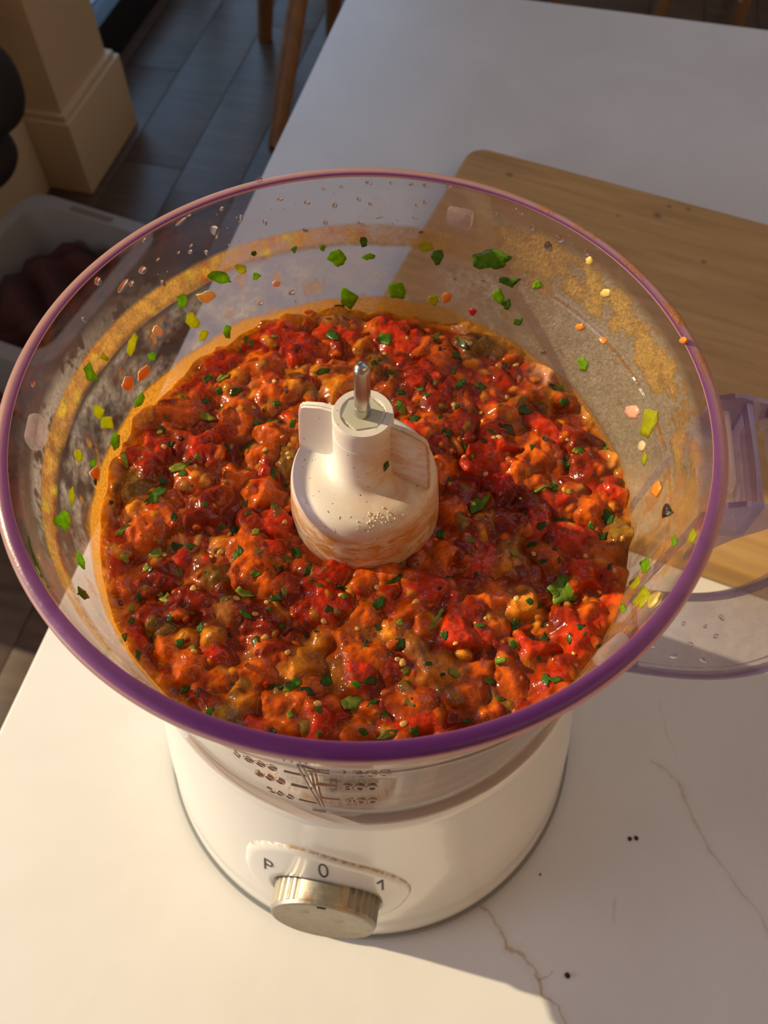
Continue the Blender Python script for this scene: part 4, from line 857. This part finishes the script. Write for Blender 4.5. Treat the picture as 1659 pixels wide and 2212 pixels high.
def salsa_mat():
    m, n, l, b = nt('salsa_pulp')
    at = n.new('ShaderNodeAttribute'); at.attribute_name = 'col'
    t = noise(n, l, 330, 6, .62); t2 = noise(n, l, 900, 4, .6)
    k = ramp(n, l, t.outputs[0], [(.25, (.55, .42, .40)), (.5, (.95, .95, .95)), (.78, (1.12, 1.5, 1.6))])
    l.new(mixc(n, l, 1.0, at.outputs['Color'], k.outputs[0], 'MULTIPLY'), b.inputs['Base Color'])
    b.inputs['Roughness'].default_value = .38; b.inputs['Specular IOR Level'].default_value = .05
    b.inputs['Coat Weight'].default_value = 1.0; b.inputs['Coat Roughness'].default_value = .06; b.inputs['Coat IOR'].default_value = 1.44
    b.inputs['Subsurface Weight'].default_value = .10; b.inputs['Subsurface Scale'].default_value = .0025
    b.inputs['Subsurface Radius'].default_value = (1.0, .22, .05)
    h = math_(n, l, 'ADD', t.outputs[0], math_(n, l, 'MULTIPLY', t2.outputs[0], .4)); bump(n, l, h, b, .45, .0010)
    t3 = noise(n, l, 480, 2, .5); k2 = n.new('ShaderNodeBump'); k2.inputs['Strength'].default_value = .62; k2.inputs['Distance'].default_value = .0009
    l.new(t3.outputs[0], k2.inputs['Height']); l.new(k2.outputs[0], b.inputs['Coat Normal'])
    return m
m_salsa = salsa_mat()
low = Pf.copy(); isl = (label.reshape(-1) >= 0)
low[isl, 2] = np.minimum(HB.reshape(-1)[isl], low[isl, 2]) - .0007
bq = quads[(~allout) | False].reshape(-1, 4)
use = np.zeros(len(Pf), bool); use[bq.ravel()] = True; rm = np.cumsum(use) - 1
fm = fast_mesh('salsa', low[use], rm[bq], Nf[use], Cf[use])
salsa = link('salsa', fm, m_salsa)
tag(salsa, 'chunky red tomato salsa sauce filling the clear bowl', 'salsa', kind='stuff')
KN = {'R': ('tomato_chunk', 'chopped red tomato'), 'O': ('tomato_chunk', 'soft orange tomato'), 'D': ('tomato_chunk', 'dark red tomato'), 'C': ('tomato_chunk', 'crimson tomato skin'), 'Y': ('tomato_chunk', 'yellow-orange tomato pulp'), 'N': ('onion_piece', 'translucent tan onion'), 'P': ('onion_piece', 'pink onion'), 'G': ('herb_clump', 'olive green herb')}
def where(x, y):
    d = math.hypot(x, y)
    if d > .066: return 'beside the ' + ('back wall' if y > .04 else 'front wall' if y < -.035 else 'handle-side wall' if x > 0 else 'wall opposite the handle')
    if d < .035: return 'close around the hub'
    return 'midway ' + ('behind the hub' if y > .02 else 'in front of the hub' if y < -.02 else 'toward the handle' if x > 0 else 'away from the handle')
for i, (kd, cx, cy, sz) in enumerate(kinds):
    Q = quads[ql == i]
    if len(Q) < 25: continue
    vi, inv = np.unique(Q.ravel(), return_inverse=True); q_ = inv.reshape(-1, 4); n0 = len(vi)
    E = np.concatenate([q_[:, [0, 1]], q_[:, [1, 2]], q_[:, [2, 3]], q_[:, [3, 0]]]); key = E[:, 0].astype(np.int64) * n0 + E[:, 1]; rk = E[:, 1].astype(np.int64) * n0 + E[:, 0]
    Eb = E[~np.isin(key, rk)]; bv = np.unique(Eb.ravel()); mp = np.full(n0, -1); mp[bv] = n0 + np.arange(len(bv))
    P = Pf[vi]; cen = P[:, :2].mean(0); lw = P[bv].copy(); lw[:, :2] = cen + (lw[:, :2] - cen) * .8; lw[:, 2] = P[bv][:, 2] - .0016
    bc = np.array([[cen[0], cen[1], P[:, 2].min() - .0026]])
    sk = np.stack([Eb[:, 1], Eb[:, 0], mp[Eb[:, 0]], mp[Eb[:, 1]]], -1); tri = np.stack([mp[Eb[:, 1]], mp[Eb[:, 0]], np.full(len(Eb), n0 + len(bv))], -1)
    nb = lw - np.array([cen[0], cen[1], 0.224]); nb[:, 2] = -.002; nb /= np.linalg.norm(nb, axis=1, keepdims=True)
    cc = Cf[vi]
    me = fast_mesh(KN[kd][0], np.concatenate([P, lw, bc]), np.concatenate([q_, sk]), np.concatenate([Nf[vi], nb, [[0, 0, -1]]]), np.concatenate([cc, cc[bv], cc[:1]]), tri)
    o = link(KN[kd][0], me, m_salsa)
    lab = ('large ' if sz > .0056 else 'small ' if sz < .0034 else '') + KN[kd][1] + ' piece in the salsa ' + where(cx, cy)
    tag(o, lab, 'onion' if kd in 'NP' else 'tomato', lab + 's')

def hgt(x, y):
    fx = np.clip((x - gx[0]) / STEP, 0, NG - 2); fy = np.clip((y - gx[0]) / STEP, 0, NG - 2); i, j = int(fx), int(fy); fx -= i; fy -= j
    return (H[j, i] * (1 - fx) + H[j, i + 1] * fx) * (1 - fy) + (H[j + 1, i] * (1 - fx) + H[j + 1, i + 1] * fx) * fy

# ------------------------------------------------------------------ herb flakes, seeds, pepper
def leaf_mat(name, c1, c2, tr=.25):
    m = bpy.data.materials.new(name); m.use_nodes = True; n, l = m.node_tree.nodes, m.node_tree.links; b = n['Principled BSDF']
    t = noise(n, l, 500, 4, .6); rc = ramp(n, l, t.outputs[0], [(.3, c1), (.7, c2)])
    l.new(rc.outputs[0], b.inputs['Base Color']); b.inputs['Roughness'].default_value = .4; b.inputs['Specular IOR Level'].default_value = .2; b.inputs['Coat Weight'].default_value = .6; b.inputs['Coat Roughness'].default_value = .06; b.inputs['Coat IOR'].default_value = 1.35
    tl = n.new('ShaderNodeBsdfTranslucent'); l.new(rc.outputs[0], tl.inputs[0]); mx = n.new('ShaderNodeMixShader'); mx.inputs[0].default_value = tr
    l.new(b.outputs[0], mx.inputs[1]); l.new(tl.outputs[0], mx.inputs[2]); l.new(mx.outputs[0], n['Material Output'].inputs[0])
    bump(n, l, t.outputs[0], b, .4, .0006); return m
LM = {'g': leaf_mat('leaf_green', (.06, .20, .012), (.16, .36, .02)), 'm': leaf_mat('leaf_mid_green', (.035, .11, .012), (.08, .20, .02)), 'd': leaf_mat('leaf_dark_green', (.022, .050, .004), (.055, .10, .008), .1),
      'y': leaf_mat('leaf_yellow_green', (.24, .34, .02), (.46, .50, .07), .35), 's': leaf_mat('stem_green', (.14, .30, .02), (.30, .45, .05)), 't': leaf_mat('stem_olive', (.12, .12, .015), (.28, .24, .04), .2), 'B': leaf_mat('leaf_big', (.14, .30, .015), (.30, .46, .04), .3)}
LMW = {'g': leaf_mat('wall_leaf_green_backlit', (.22, .50, .012), (.46, .74, .03), .65), 'm': leaf_mat('wall_leaf_mid_backlit', (.05, .17, .012), (.12, .27, .02), .35), 'y': leaf_mat('wall_leaf_yellow_backlit', (.55, .62, .02), (.80, .74, .05), .65), 'B': leaf_mat('wall_leaf_big', (.09, .27, .012), (.24, .48, .03), .5)}  # leaf greens for the wall, mostly brightened: backlight put into the colour
def outline(kind, r):
    n_ = 18
    if kind == 'B':
        return [(.5 * math.cos(2 * PI * k / 24) * (1 + .16 * math.cos(5 * 2 * PI * k / 24 + 1) + .10 * r.uniform(-1, 1)), .5 * math.sin(2 * PI * k / 24) * (1 + .16 * math.cos(5 * 2 * PI * k / 24 + 1) + .10 * r.uniform(-1, 1))) for k in range(24)]
    m_ = r.choice((4, 4, 5, 5, 6)); ph = r.uniform(0, 6.28); cs = [(.56 * math.cos(ph + 2 * PI * k / m_ + r.uniform(-.35, .35)) * r.uniform(.75, 1.1), .56 * math.sin(ph + 2 * PI * k / m_ + r.uniform(-.35, .35)) * r.uniform(.75, 1.1)) for k in range(m_)]
    out = []
    for k in range(m_):
        a, b_ = cs[k], cs[(k + 1) % m_]
        for q in range(4):
            t = q / 4; j = .035 if q else 0
            out.append((a[0] + (b_[0] - a[0]) * t + r.uniform(-j, j), a[1] + (b_[1] - a[1]) * t + r.uniform(-j, j)))
    return out
def flake_mesh(name, pts, place, th=.00022):
    """a thin curled leaf: outline ring, inner ring, centre; top and under side"""
    n_ = len(pts); V, F = [], []
    for side in (1, 0):
        for f in (1.0, .55):
            for u, v in pts: V.append(place(u * f, v * f, side * th))
        V.append(place(0, 0, side * th))
    K = 2 * n_ + 1
    for s, o in ((0, 0), (1, K)):
        for i in range(n_):
            j = (i + 1) % n_
            a = [(o + i, o + j, o + n_ + j, o + n_ + i), (o + n_ + i, o + n_ + j, o + 2 * n_)]
            F += a if s == 0 else [tuple(reversed(t)) for t in a]
    for i in range(n_): F.append((i, K + i, K + (i + 1) % n_, (i + 1) % n_))
    me = bpy.data.meshes.new(name); me.from_pydata(V, [], F); me.update(); me.shade_smooth(); return me
fr_rnd = random.Random(21)
CN = {'g': 'bright green herb flake', 'm': 'green herb flake', 'd': 'dark green herb flake', 'y': 'pale yellow-green herb flake', 's': 'bright green herb stem', 't': 'olive green herb stem piece', 'B': 'large lobed green herb leaf'}
def put_flake(x, y, a, b_, rot, k):
    r = fr_rnd; zc = hgt(x, y); cu = r.uniform(.05, .35); ax = r.uniform(0, PI); tl = (r.uniform(-.12, .12), r.uniform(-.12, .12))
    emb = {'d': -.00012, 't': -.00015, 'm': 0.0}.get(k, .00012)
    c0, s0 = math.cos(rot), math.sin(rot)
    if k in 's':
        bm = bmesh.new(); pts = []
        for q in range(7):
            t = q / 6 - .5; px, py = x + c0 * a * 2 * t, y + s0 * a * 2 * t; pts.append((px, py, max(hgt(px, py), zc - .0006) + b_ * .45))
        tube_into(bm, pts, b_ * .8, 8); o = bobj('herb_sprig', bm, LM[k], smooth=True)
    else:
        def place(u, v, h):
            lx, ly = u * 2 * a, v * 2 * b_; px, py = x + lx * c0 - ly * s0, y + lx * s0 + ly * c0
            cv = (u * math.cos(ax) + v * math.sin(ax)) ** 2 * cu * (a + b_)
            return (px, py, .65 * hgt(px, py) + .35 * zc + emb + cv + tl[0] * lx + tl[1] * ly + h)
        o = link('herb_flake' if k != 'B' else 'herb_leaf', flake_mesh('herb_flake', outline(k, r), place), LM[k])
    ar = a * b_ * 1e6
    lab = ('' if k == 'B' else 'broad ' if ar > 2.6 else 'tiny ' if ar < .9 else '') + CN[k] + ' in the salsa ' + where(x, y)
    tag(o, lab, 'herb', lab + 's')
for x, y, a, b_, rot, k in FLAKES: put_flake(x / 1e3, y / 1e3, a / 1e3 * 1.1, b_ / 1e3 * 1.1, R_(rot), k)
for i in range(95):
    while True:
        r_ = .077 * math.sqrt(fr_rnd.random()); t_ = fr_rnd.random() * 2 * PI
        if r_ > .0245: break
    a = fr_rnd.uniform(.0005, .0014); put_flake(r_ * math.cos(t_), r_ * math.sin(t_), a * fr_rnd.uniform(1, 1.7), a, fr_rnd.random() * PI, fr_rnd.choice('ddmmmgyt'))
# seeds
m_seed = simple('tomato_seed', (.80, .46, .12), .2, coat=.8, sss=.4)
bm = bmesh.new(); bmesh.ops.create_uvsphere(bm, u_segments=12, v_segments=8, radius=1)
for v in bm.verts: v.co = Vector((v.co.x * (1 - .25 * v.co.x), v.co.y * .78, v.co.z * .5))
seed_me = bpy.data.meshes.new('tomato_seed'); bm.to_mesh(seed_me); bm.free(); seed_me.shade_smooth(); seed_me.materials.append(m_seed)
sl = [(x / 1e3, y / 1e3) for x, y in SEEDS]
while len(sl) < 58:
    r_ = .077 * math.sqrt(fr_rnd.random()); t_ = fr_rnd.random() * 2 * PI
    if r_ > .0245: sl.append((r_ * math.cos(t_), r_ * math.sin(t_)))
for x, y in sl:
    o = bpy.data.objects.new('tomato_seed', seed_me); C.objects.link(o); s = fr_rnd.uniform(.0008, .0013); o.scale = (s, s, s)
    o.location = (x, y, hgt(x, y) - .00012); o.rotation_euler = (fr_rnd.uniform(-.4, .4), fr_rnd.uniform(-.4, .4), fr_rnd.random() * 6)
    lab = 'small pale yellow tomato seed in the salsa ' + where(x, y); tag(o, lab, 'seed', lab + 's')
# black pepper and charred bits
m_pep = simple('black_pepper', (.018, .008, .006), .35, coat=.6, bmp=.5, scale=900)
pep_me = []
for q in range(3):
    bm = bmesh.new(); bmesh.ops.create_icosphere(bm, subdivisions=2, radius=1); r = random.Random(q)
    for v in bm.verts: v.co = v.co * r.uniform(.75, 1.15); v.co.z *= .55
    me = bpy.data.meshes.new('pepper_speck'); bm.to_mesh(me); bm.free(); me.materials.append(m_pep); pep_me.append(me)
pl = [(x / 1e3, y / 1e3, fr_rnd.uniform(.0005, .0010)) for x, y in SPECKS]
while len(pl) < 62:
    r_ = .078 * math.sqrt(fr_rnd.random()); t_ = fr_rnd.random() * 2 * PI
    if r_ > .0245: pl.append((r_ * math.cos(t_), r_ * math.sin(t_), fr_rnd.uniform(.0002, .0004)))
for k, (x, y, s) in enumerate(pl):
    o = bpy.data.objects.new('pepper_speck', pep_me[k % 3]); C.objects.link(o); o.scale = (s * fr_rnd.uniform(1, 1.6), s, s)
    o.location = (x, y, hgt(x, y) + s * .2); o.rotation_euler = (0, 0, fr_rnd.random() * 6)
    lab = ('black charred bit' if s > .00045 else 'tiny black pepper speck') + ' in the salsa ' + where(x, y); tag(o, lab, 'pepper', lab + 's')
# ------------------------------------------------------------------ on the inside of the bowl wall: smear, flakes, bits, drops
def wside(thd):
    t = thd % 360
    return 'handle side' if t < 40 or t > 320 else 'back' if t < 125 else 'opposite side' if t < 235 else 'front'
NTH, NZ = 1500, 110
tt = np.linspace(-PI, PI, NTH, endpoint=False); zz = np.linspace(.2215, .2715, NZ); T2, Z2 = np.meshgrid(tt, zz, indexing='xy')
ARC = T2 * .084
def per(sc_, seed, o=4, zx=1.0): return .5 * fbm(ARC + .5, Z2 * zx, sc_, seed, o) + .5 * fbm(ARC * 1.03 + .9, Z2 * zx + .05, sc_, seed + 9, o)
def bandf(lo, hi, s=.001): return np.clip((Z2 - lo) / s, 0, 1) * np.clip((hi - Z2) / s, 0, 1)
def near(th0, wd): 
    d = np.angle(np.exp(1j * (T2 - R_(th0)))); return np.exp(-(d / R_(wd)) ** 2)
nA = per(.010, 3); nB = per(.004, 13); nC = per(.0018, 23, 3)
wob = .0012 * (per(.02, 33) - .5) * 2
left = np.clip(near(150, 75) + near(215, 45) + .8 * near(95, 25), 0, 1); right = near(20, 38); fro = near(-30, 26)
al = np.zeros_like(Z2)
b1 = bandf(.2492 + wob, .2556 + wob + .0018 * left, .0010)
al = np.maximum(al, b1 * (.25 + .75 * left) * np.clip(.55 + 1.3 * (nB - .35), 0, 1))
al = np.maximum(al, bandf(.2515, .2690, .003) * np.clip(right * 1.25, 0, 1) * np.clip((nA * .6 + nB * .4 - .38) * 5, 0, .85))
al = np.maximum(al, bandf(.2225, .262, .004) * fro * np.clip((per(.006, 53, 3, .35) - .42) * 5, 0, .75))
al = np.maximum(al, bandf(.2235, .2485, .002) * (.25 + .6 * left) * np.clip((per(.005, 63, 3, .7) - .60) * 6, 0, .55))
lowr = np.clip((.2258 + .0044 * (nA - .4) + .0034 * left - Z2) / .0014, 0, 1); al = np.maximum(al, lowr * (.5 + .42 * left))
ridge = np.exp(-((Z2 - .2502) / .0006) ** 2) * np.clip((nB - .30) * 3, 0, 1) * (.35 + .5 * near(15, 60)); al = np.maximum(al, ridge)
cw = np.stack([.80 + 0 * Z2, .36 + .16 * (nB - .5) + .06 * left, .06 + .05 * nC], -1)
og = np.clip((per(.005, 73) - .55) * 5, 0, 1)[..., None]; cw = cw * (1 - og) + np.array((.72, .20, .025)) * og
gd = (np.clip(near(30, 45), 0, 1) * .75 * np.clip((Z2 - .2505) / .001, 0, 1))[..., None]; cw = cw * (1 - gd) + np.array((1.0, .66, .20)) * gd  # sunlit gold painted into the smear's colour toward the handle
yl = (np.clip((per(.004, 83) - .58) * 6, 0, 1) * (.4 + .6 * np.clip(left + fro, 0, 1)))[..., None]; cw = cw * (1 - yl) + np.array((.95, .72, .05)) * yl
al_v = bandf(.2240, .2700, .004) * right * (.20 + .42 * nC); mv = (al < al_v)[..., None]; cw = np.where(mv, np.array((.97, .86, .62)), cw); al = np.maximum(al, al_v)
al_f = bandf(.2235, .2710, .003) * np.clip(near(228, 30), 0, 1) * (.16 + .40 * nA * nC); mf = (al < al_f)[..., None]; cw = np.where(mf, np.array((.93, .62, .36)), cw); al = np.maximum(al, al_f)
# the finely misted zone between salsa and ridge: pale, thin
mist = bandf(.2245, .2490, .002) * np.clip((per(.007, 93) - .35) * 2.2, 0, 1) * (.25 + np.clip((nC - .30) * 2.6, 0, .75)) * .62 + bandf(.2515, .264, .004) * near(185, 28) * np.clip((nB * .6 + nC * .4 - .42) * 5, 0, .4)
lw_ = (lowr * .85)[..., None]; cw = cw * (1 - lw_) + np.array((1.0, .46, .03)) * lw_
mk = (al < mist)[..., None]; cw = np.where(mk, np.array((.97, .88, .70)), cw); al = np.maximum(al, mist)
thick = .00008 + .00035 * al * (.5 + nB)
RRr = np.asarray(rin(Z2)) - .00012 - thick
P = np.stack([RRr * np.cos(T2), RRr * np.sin(T2), Z2], -1).reshape(-1, 3)
I = np.arange(NTH * NZ).reshape(NZ, NTH); J = np.roll(I, -1, 1)
Q = np.stack([I[:-1], J[:-1], J[1:], I[1:]], -1)
mx_ = np.maximum.reduce([al[:-1], np.roll(al, -1, 1)[:-1], np.roll(al, -1, 1)[1:], al[1:]]) > .02
Q = Q[mx_].reshape(-1, 4); Q = Q[:, ::-1]
use = np.zeros(len(P), bool); use[Q.ravel()] = True; rm = np.cumsum(use) - 1
CA = np.concatenate([cw.reshape(-1, 3), al.reshape(-1, 1)], 1)
fm = fast_mesh('sauce_smear', P[use], rm[Q], None, CA[use])
m = bpy.data.materials.new('sauce_film'); m.use_nodes = True; n, l = m.node_tree.nodes, m.node_tree.links; b = n['Principled BSDF']
at = n.new('ShaderNodeAttribute'); at.attribute_name = 'col'
l.new(at.outputs['Color'], b.inputs['Base Color']); b.inputs['Roughness'].default_value = .3; b.inputs['Coat Weight'].default_value = .8; b.inputs['Coat Roughness'].default_value = .08
tl = n.new('ShaderNodeBsdfTranslucent'); l.new(at.outputs['Color'], tl.inputs[0])
mx = n.new('ShaderNodeMixShader'); mx.inputs[0].default_value = .5; l.new(b.outputs[0], mx.inputs[1]); l.new(tl.outputs[0], mx.inputs[2])
t = noise(n, l, 900, 4, .65)
bump(n, l, t.outputs[0], b, 1.0, .0014)
am = math_(n, l, 'MULTIPLY', at.outputs['Alpha'], ramp(n, l, t.outputs[0], [(.3, (.55, .55, .55)), (.6, (1.1, 1.1, 1.1))]).outputs[0], True)
tp = n.new('ShaderNodeBsdfTransparent'); m2 = n.new('ShaderNodeMixShader'); l.new(am, m2.inputs[0]); l.new(tp.outputs[0], m2.inputs[1]); l.new(mx.outputs[0], m2.inputs[2]); l.new(m2.outputs[0], n['Material Output'].inputs[0])
o = link('sauce_smear', fm, m); tag(o, 'orange sauce smear dried on the inside of the clear bowl wall', 'sauce', kind='stuff')

# the same sauce along the top of the rim on the handle side
tr_ = np.linspace(R_(2), R_(62), 260); rr_ = np.linspace(.0873, .0904, 8); T3, R3 = np.meshgrid(tr_, rr_, indexing='xy')
a3 = np.clip((fbm(T3 * .09 + .4, R3, .006, 7, 4) - .36) * 4, 0, .85) * np.clip((T3 - R_(2)) / .2, 0, 1) * np.clip((R_(62) - T3) / .3, 0, 1)
zt_ = np.interp(R3, [.0872, .0888, .0901, .0907], [.2743, .2743, .2739, .2731]) + .0001 + .0002 * a3
P3 = np.stack([R3 * np.cos(T3), R3 * np.sin(T3), zt_], -1).reshape(-1, 3); I3 = np.arange(260 * 8).reshape(8, 260)
Q3 = np.stack([I3[:-1, :-1], I3[1:, :-1], I3[1:, 1:], I3[:-1, 1:]], -1).reshape(-1, 4)
C3 = np.concatenate([np.tile([.95, .46, .08], (len(P3), 1)), a3.reshape(-1, 1)], 1)
o = link('rim_sauce_smear', fast_mesh('rim_sauce_smear', P3, Q3, None, C3), m); tag(o, 'thin orange sauce smear along the top of the bowl rim by the handle', 'sauce', kind='stuff')

wr = random.Random(5)
def put_wall(thd, z, A0_, A1_, B0_, B1_, pts, mat, nm, th, curl=0.0, lift=.00035):
    z /= 1e3; th0 = R_(thd)
    def place(u, v, h):
        s = (u * A0_ + v * B0_) / 850; y = (u * A1_ + v * B1_) / 850; zq = z + y; r = float(rin(min(zq, .274))) - lift - h - curl * (u * u + v * v)
        a = th0 + s / .084; return (r * math.cos(a), r * math.sin(a), zq)
    return link(nm, flake_mesh(nm, pts, place, th), mat)
for t in WALL_FLAKES:
    k = t[6]; o = put_wall(*t[:6], outline('B' if k == 'B' else 'g', wr), LMW[k], 'herb_leaf' if k == 'B' else 'herb_flake', .00025, .0006)
    sd_ = wside(t[0]); lab = {'g': 'bright green herb flake', 'm': 'dark green herb flake', 'y': 'yellow-green herb flake', 'B': 'large curly green herb leaf'}[k] + ' stuck ' + ('above the ridge' if t[1] > 250 else 'low down' if t[1] < 236 else 'below the ridge') + ' on the bowl wall, ' + sd_
    tag(o, lab, 'herb', lab + 's')
BM_ = {'Y': simple('garlic_bit', (.82, .58, .16), .25, coat=.7, sss=.4), 'N': simple('onion_bit', (.76, .56, .32), .25, coat=.7, sss=.4), 'P': simple('pink_onion_bit', (.80, .42, .30), .25, coat=.7, sss=.4), 'O': simple('tomato_bit', (.80, .27, .03), .25, coat=.7, sss=.4), 'C': simple('crimson_bit', (.55, .02, .05), .25, coat=.7), 'K': m_pep}
BN = {'Y': ('garlic_bit', 'pale yellow vegetable bit'), 'N': ('onion_piece', 'translucent onion piece'), 'P': ('onion_piece', 'pink onion piece'), 'O': ('tomato_bit', 'orange tomato bit'), 'C': ('tomato_bit', 'crimson tomato bit'), 'K': ('charred_bit', 'dark charred bit')}
for t in WALL_BITS:
    k = t[6]; pts = [(.5 * math.cos(2 * PI * q / 12) * wr.uniform(.65, 1.15), .5 * math.sin(2 * PI * q / 12) * wr.uniform(.65, 1.15)) for q in range(12)]
    o = put_wall(*t[:6], pts, BM_[k], BN[k][0], .0006, -.0012, .0002)
    lab = BN[k][1] + ' stuck to the inner bowl wall, ' + wside(t[0]); tag(o, lab, {'O': 'tomato', 'C': 'tomato', 'K': 'pepper', 'Y': 'garlic'}.get(k, 'onion'), lab + 's')
m_water = bpy.data.materials.new('water_drop'); m_water.use_nodes = True; b = m_water.node_tree.nodes['Principled BSDF']
b.inputs['Transmission Weight'].default_value = 1.0; b.inputs['IOR'].default_value = 1.33; b.inputs['Roughness'].default_value = .02; b.inputs['Base Color'].default_value = (.97, .95, .93, 1)
bm = bmesh.new(); bmesh.ops.create_uvsphere(bm, u_segments=16, v_segments=10, radius=.5)
for v in bm.verts:
    if v.co.z < 0: v.co.z *= .05
drop_me = bpy.data.meshes.new('water_drop'); bm.to_mesh(drop_me); bm.free(); drop_me.shade_smooth(); drop_me.materials.append(m_water)
dl = [(t[0], t[1] / 1e3, t[2] / 1e3, t[3] / 1e3) for t in DROPS]
for k in range(44):
    th = wr.choice((wr.uniform(60, 200), wr.uniform(60, 130), wr.uniform(20, 90))); dl.append((th, wr.uniform(.2565, .2700), wr.uniform(.0003, .0010), wr.uniform(.0004, .0014)))
for th, z, sx, sy in dl:
    o = bpy.data.objects.new('water_drop', drop_me); C.objects.link(o)
    m_ = wall_frame(th, z, float(rin(z)) - .0001); m_ = m_ @ Matrix.Rotation(PI, 4, 'Y'); o.matrix_world = m_ @ Matrix.Rotation(wr.uniform(-.4, .4), 4, 'Z') @ Matrix.Diagonal((max(sx, .0004) * .62, max(sy, .0004) * .62, min(sx, sy) * .45 + .0002, 1))
    lab = ('large' if sx * sy > 6e-6 else 'tiny' if sx * sy < 1.1e-6 else 'clear') + ' water drop ' + ('right under the rim' if z > .2655 else 'midway between rim and ridge' if z > .2565 else 'below the ridge') + ' on the bowl wall, ' + wside(th); tag(o, lab, 'drop', lab.replace('drop', 'drops'))
# drops on the handle's lower arm
for x, y, s in ((.1045, -.006, .0026), (.112, -.009, .0032), (.118, -.004, .0022), (.1215, -.010, .003), (.110, .003, .002), (.126, -.001, .0024), (.116, .004, .002), (.1015, -.001, .0022), (.128, .006, .0026), (.123, .003, .0018)):
    o = bpy.data.objects.new('water_drop', drop_me); C.objects.link(o)
    zq = float(np.interp(x, [g[0] for g in grip[:14]], [g[1] for g in grip[:14]])) + .00235
    o.location = H3(x, y, zq); o.rotation_euler = (0, 0, x * 900); o.scale = (s, s * .7, .0008)
    tag(o, 'clear water drop on the lower arm of the bowl handle', 'drop', 'water drops on the handle')
# a herb flake caught in the handle bracket, a flake on the hub, crumbs
o = link('herb_flake', flake_mesh('herb_flake', outline('g', wr), lambda u, v, h: tuple(H3(.0945 + u * .004, -.004 + v * .004, .2572 + h + .0015 * u * u))), LM['g'])
tag(o, 'green herb flake caught inside the handle bracket by the rim', 'herb')
def on_hub(u, v, h):
    a = R_(-42) + u * .0026 / .0087; r = .0087 + h; return (r * math.cos(a), r * math.sin(a), .2515 + v * .0042)
o = link('herb_flake', flake_mesh('herb_flake', outline('g', wr), on_hub), LM['m']); tag(o, 'green herb flake stuck low on the neck of the white hub', 'herb')
m_cr = simple('dark_crumb', (.03, .018, .012), .8)
for x, y, s, lab in ((.1315, -.0588, .0011, 'dark crumb on the worktop, one of a close pair beside the base'), (.1348, -.0585, .0011, 'dark crumb on the worktop, one of a close pair beside the base'), (.0939, -.1189, .0013, 'largest dark crumb on the worktop, by the golden vein'), (.0851, -.0759, .0006, 'tiny dark crumb on the worktop close to the base')):
    bm = bmesh.new(); bmesh.ops.create_icosphere(bm, subdivisions=2, radius=1)
    for v in bm.verts: v.co = Vector((v.co.x * s * wr.uniform(.8, 1.1), v.co.y * s * wr.uniform(.8, 1.2), (v.co.z + 1) * s * .5))
    o = bobj('crumb', bm, m_cr, smooth=True); o.location = (x, y, 0); tag(o, lab, 'crumb', 'pair of dark crumbs' if 'pair' in lab else None)
# salt-like grains of dried pulp on the hub's shoulder
m_gr = simple('dried_grain', (.84, .70, .50), .6)
for q in range(64):
    a = R_(-88 + wr.gauss(12, 9)); r = .0178 + wr.gauss(.0008, .0013); zq = float(np.interp(r, [.0112, .0160, .0185, .0199, .0208, .0213], [.2442, .2434, .2427, .2417, .2400, .2378]))
    bm = bmesh.new(); bmesh.ops.create_icosphere(bm, subdivisions=1, radius=wr.uniform(.00018, .00036)); o = bobj('dried_grain', bm, m_gr)
    o.location = (r * math.cos(a), r * math.sin(a), zq + .0001); tag(o, 'tiny pale grain of dried pulp on the front shoulder of the hub', 'grain', 'dried grains on the hub shoulder')
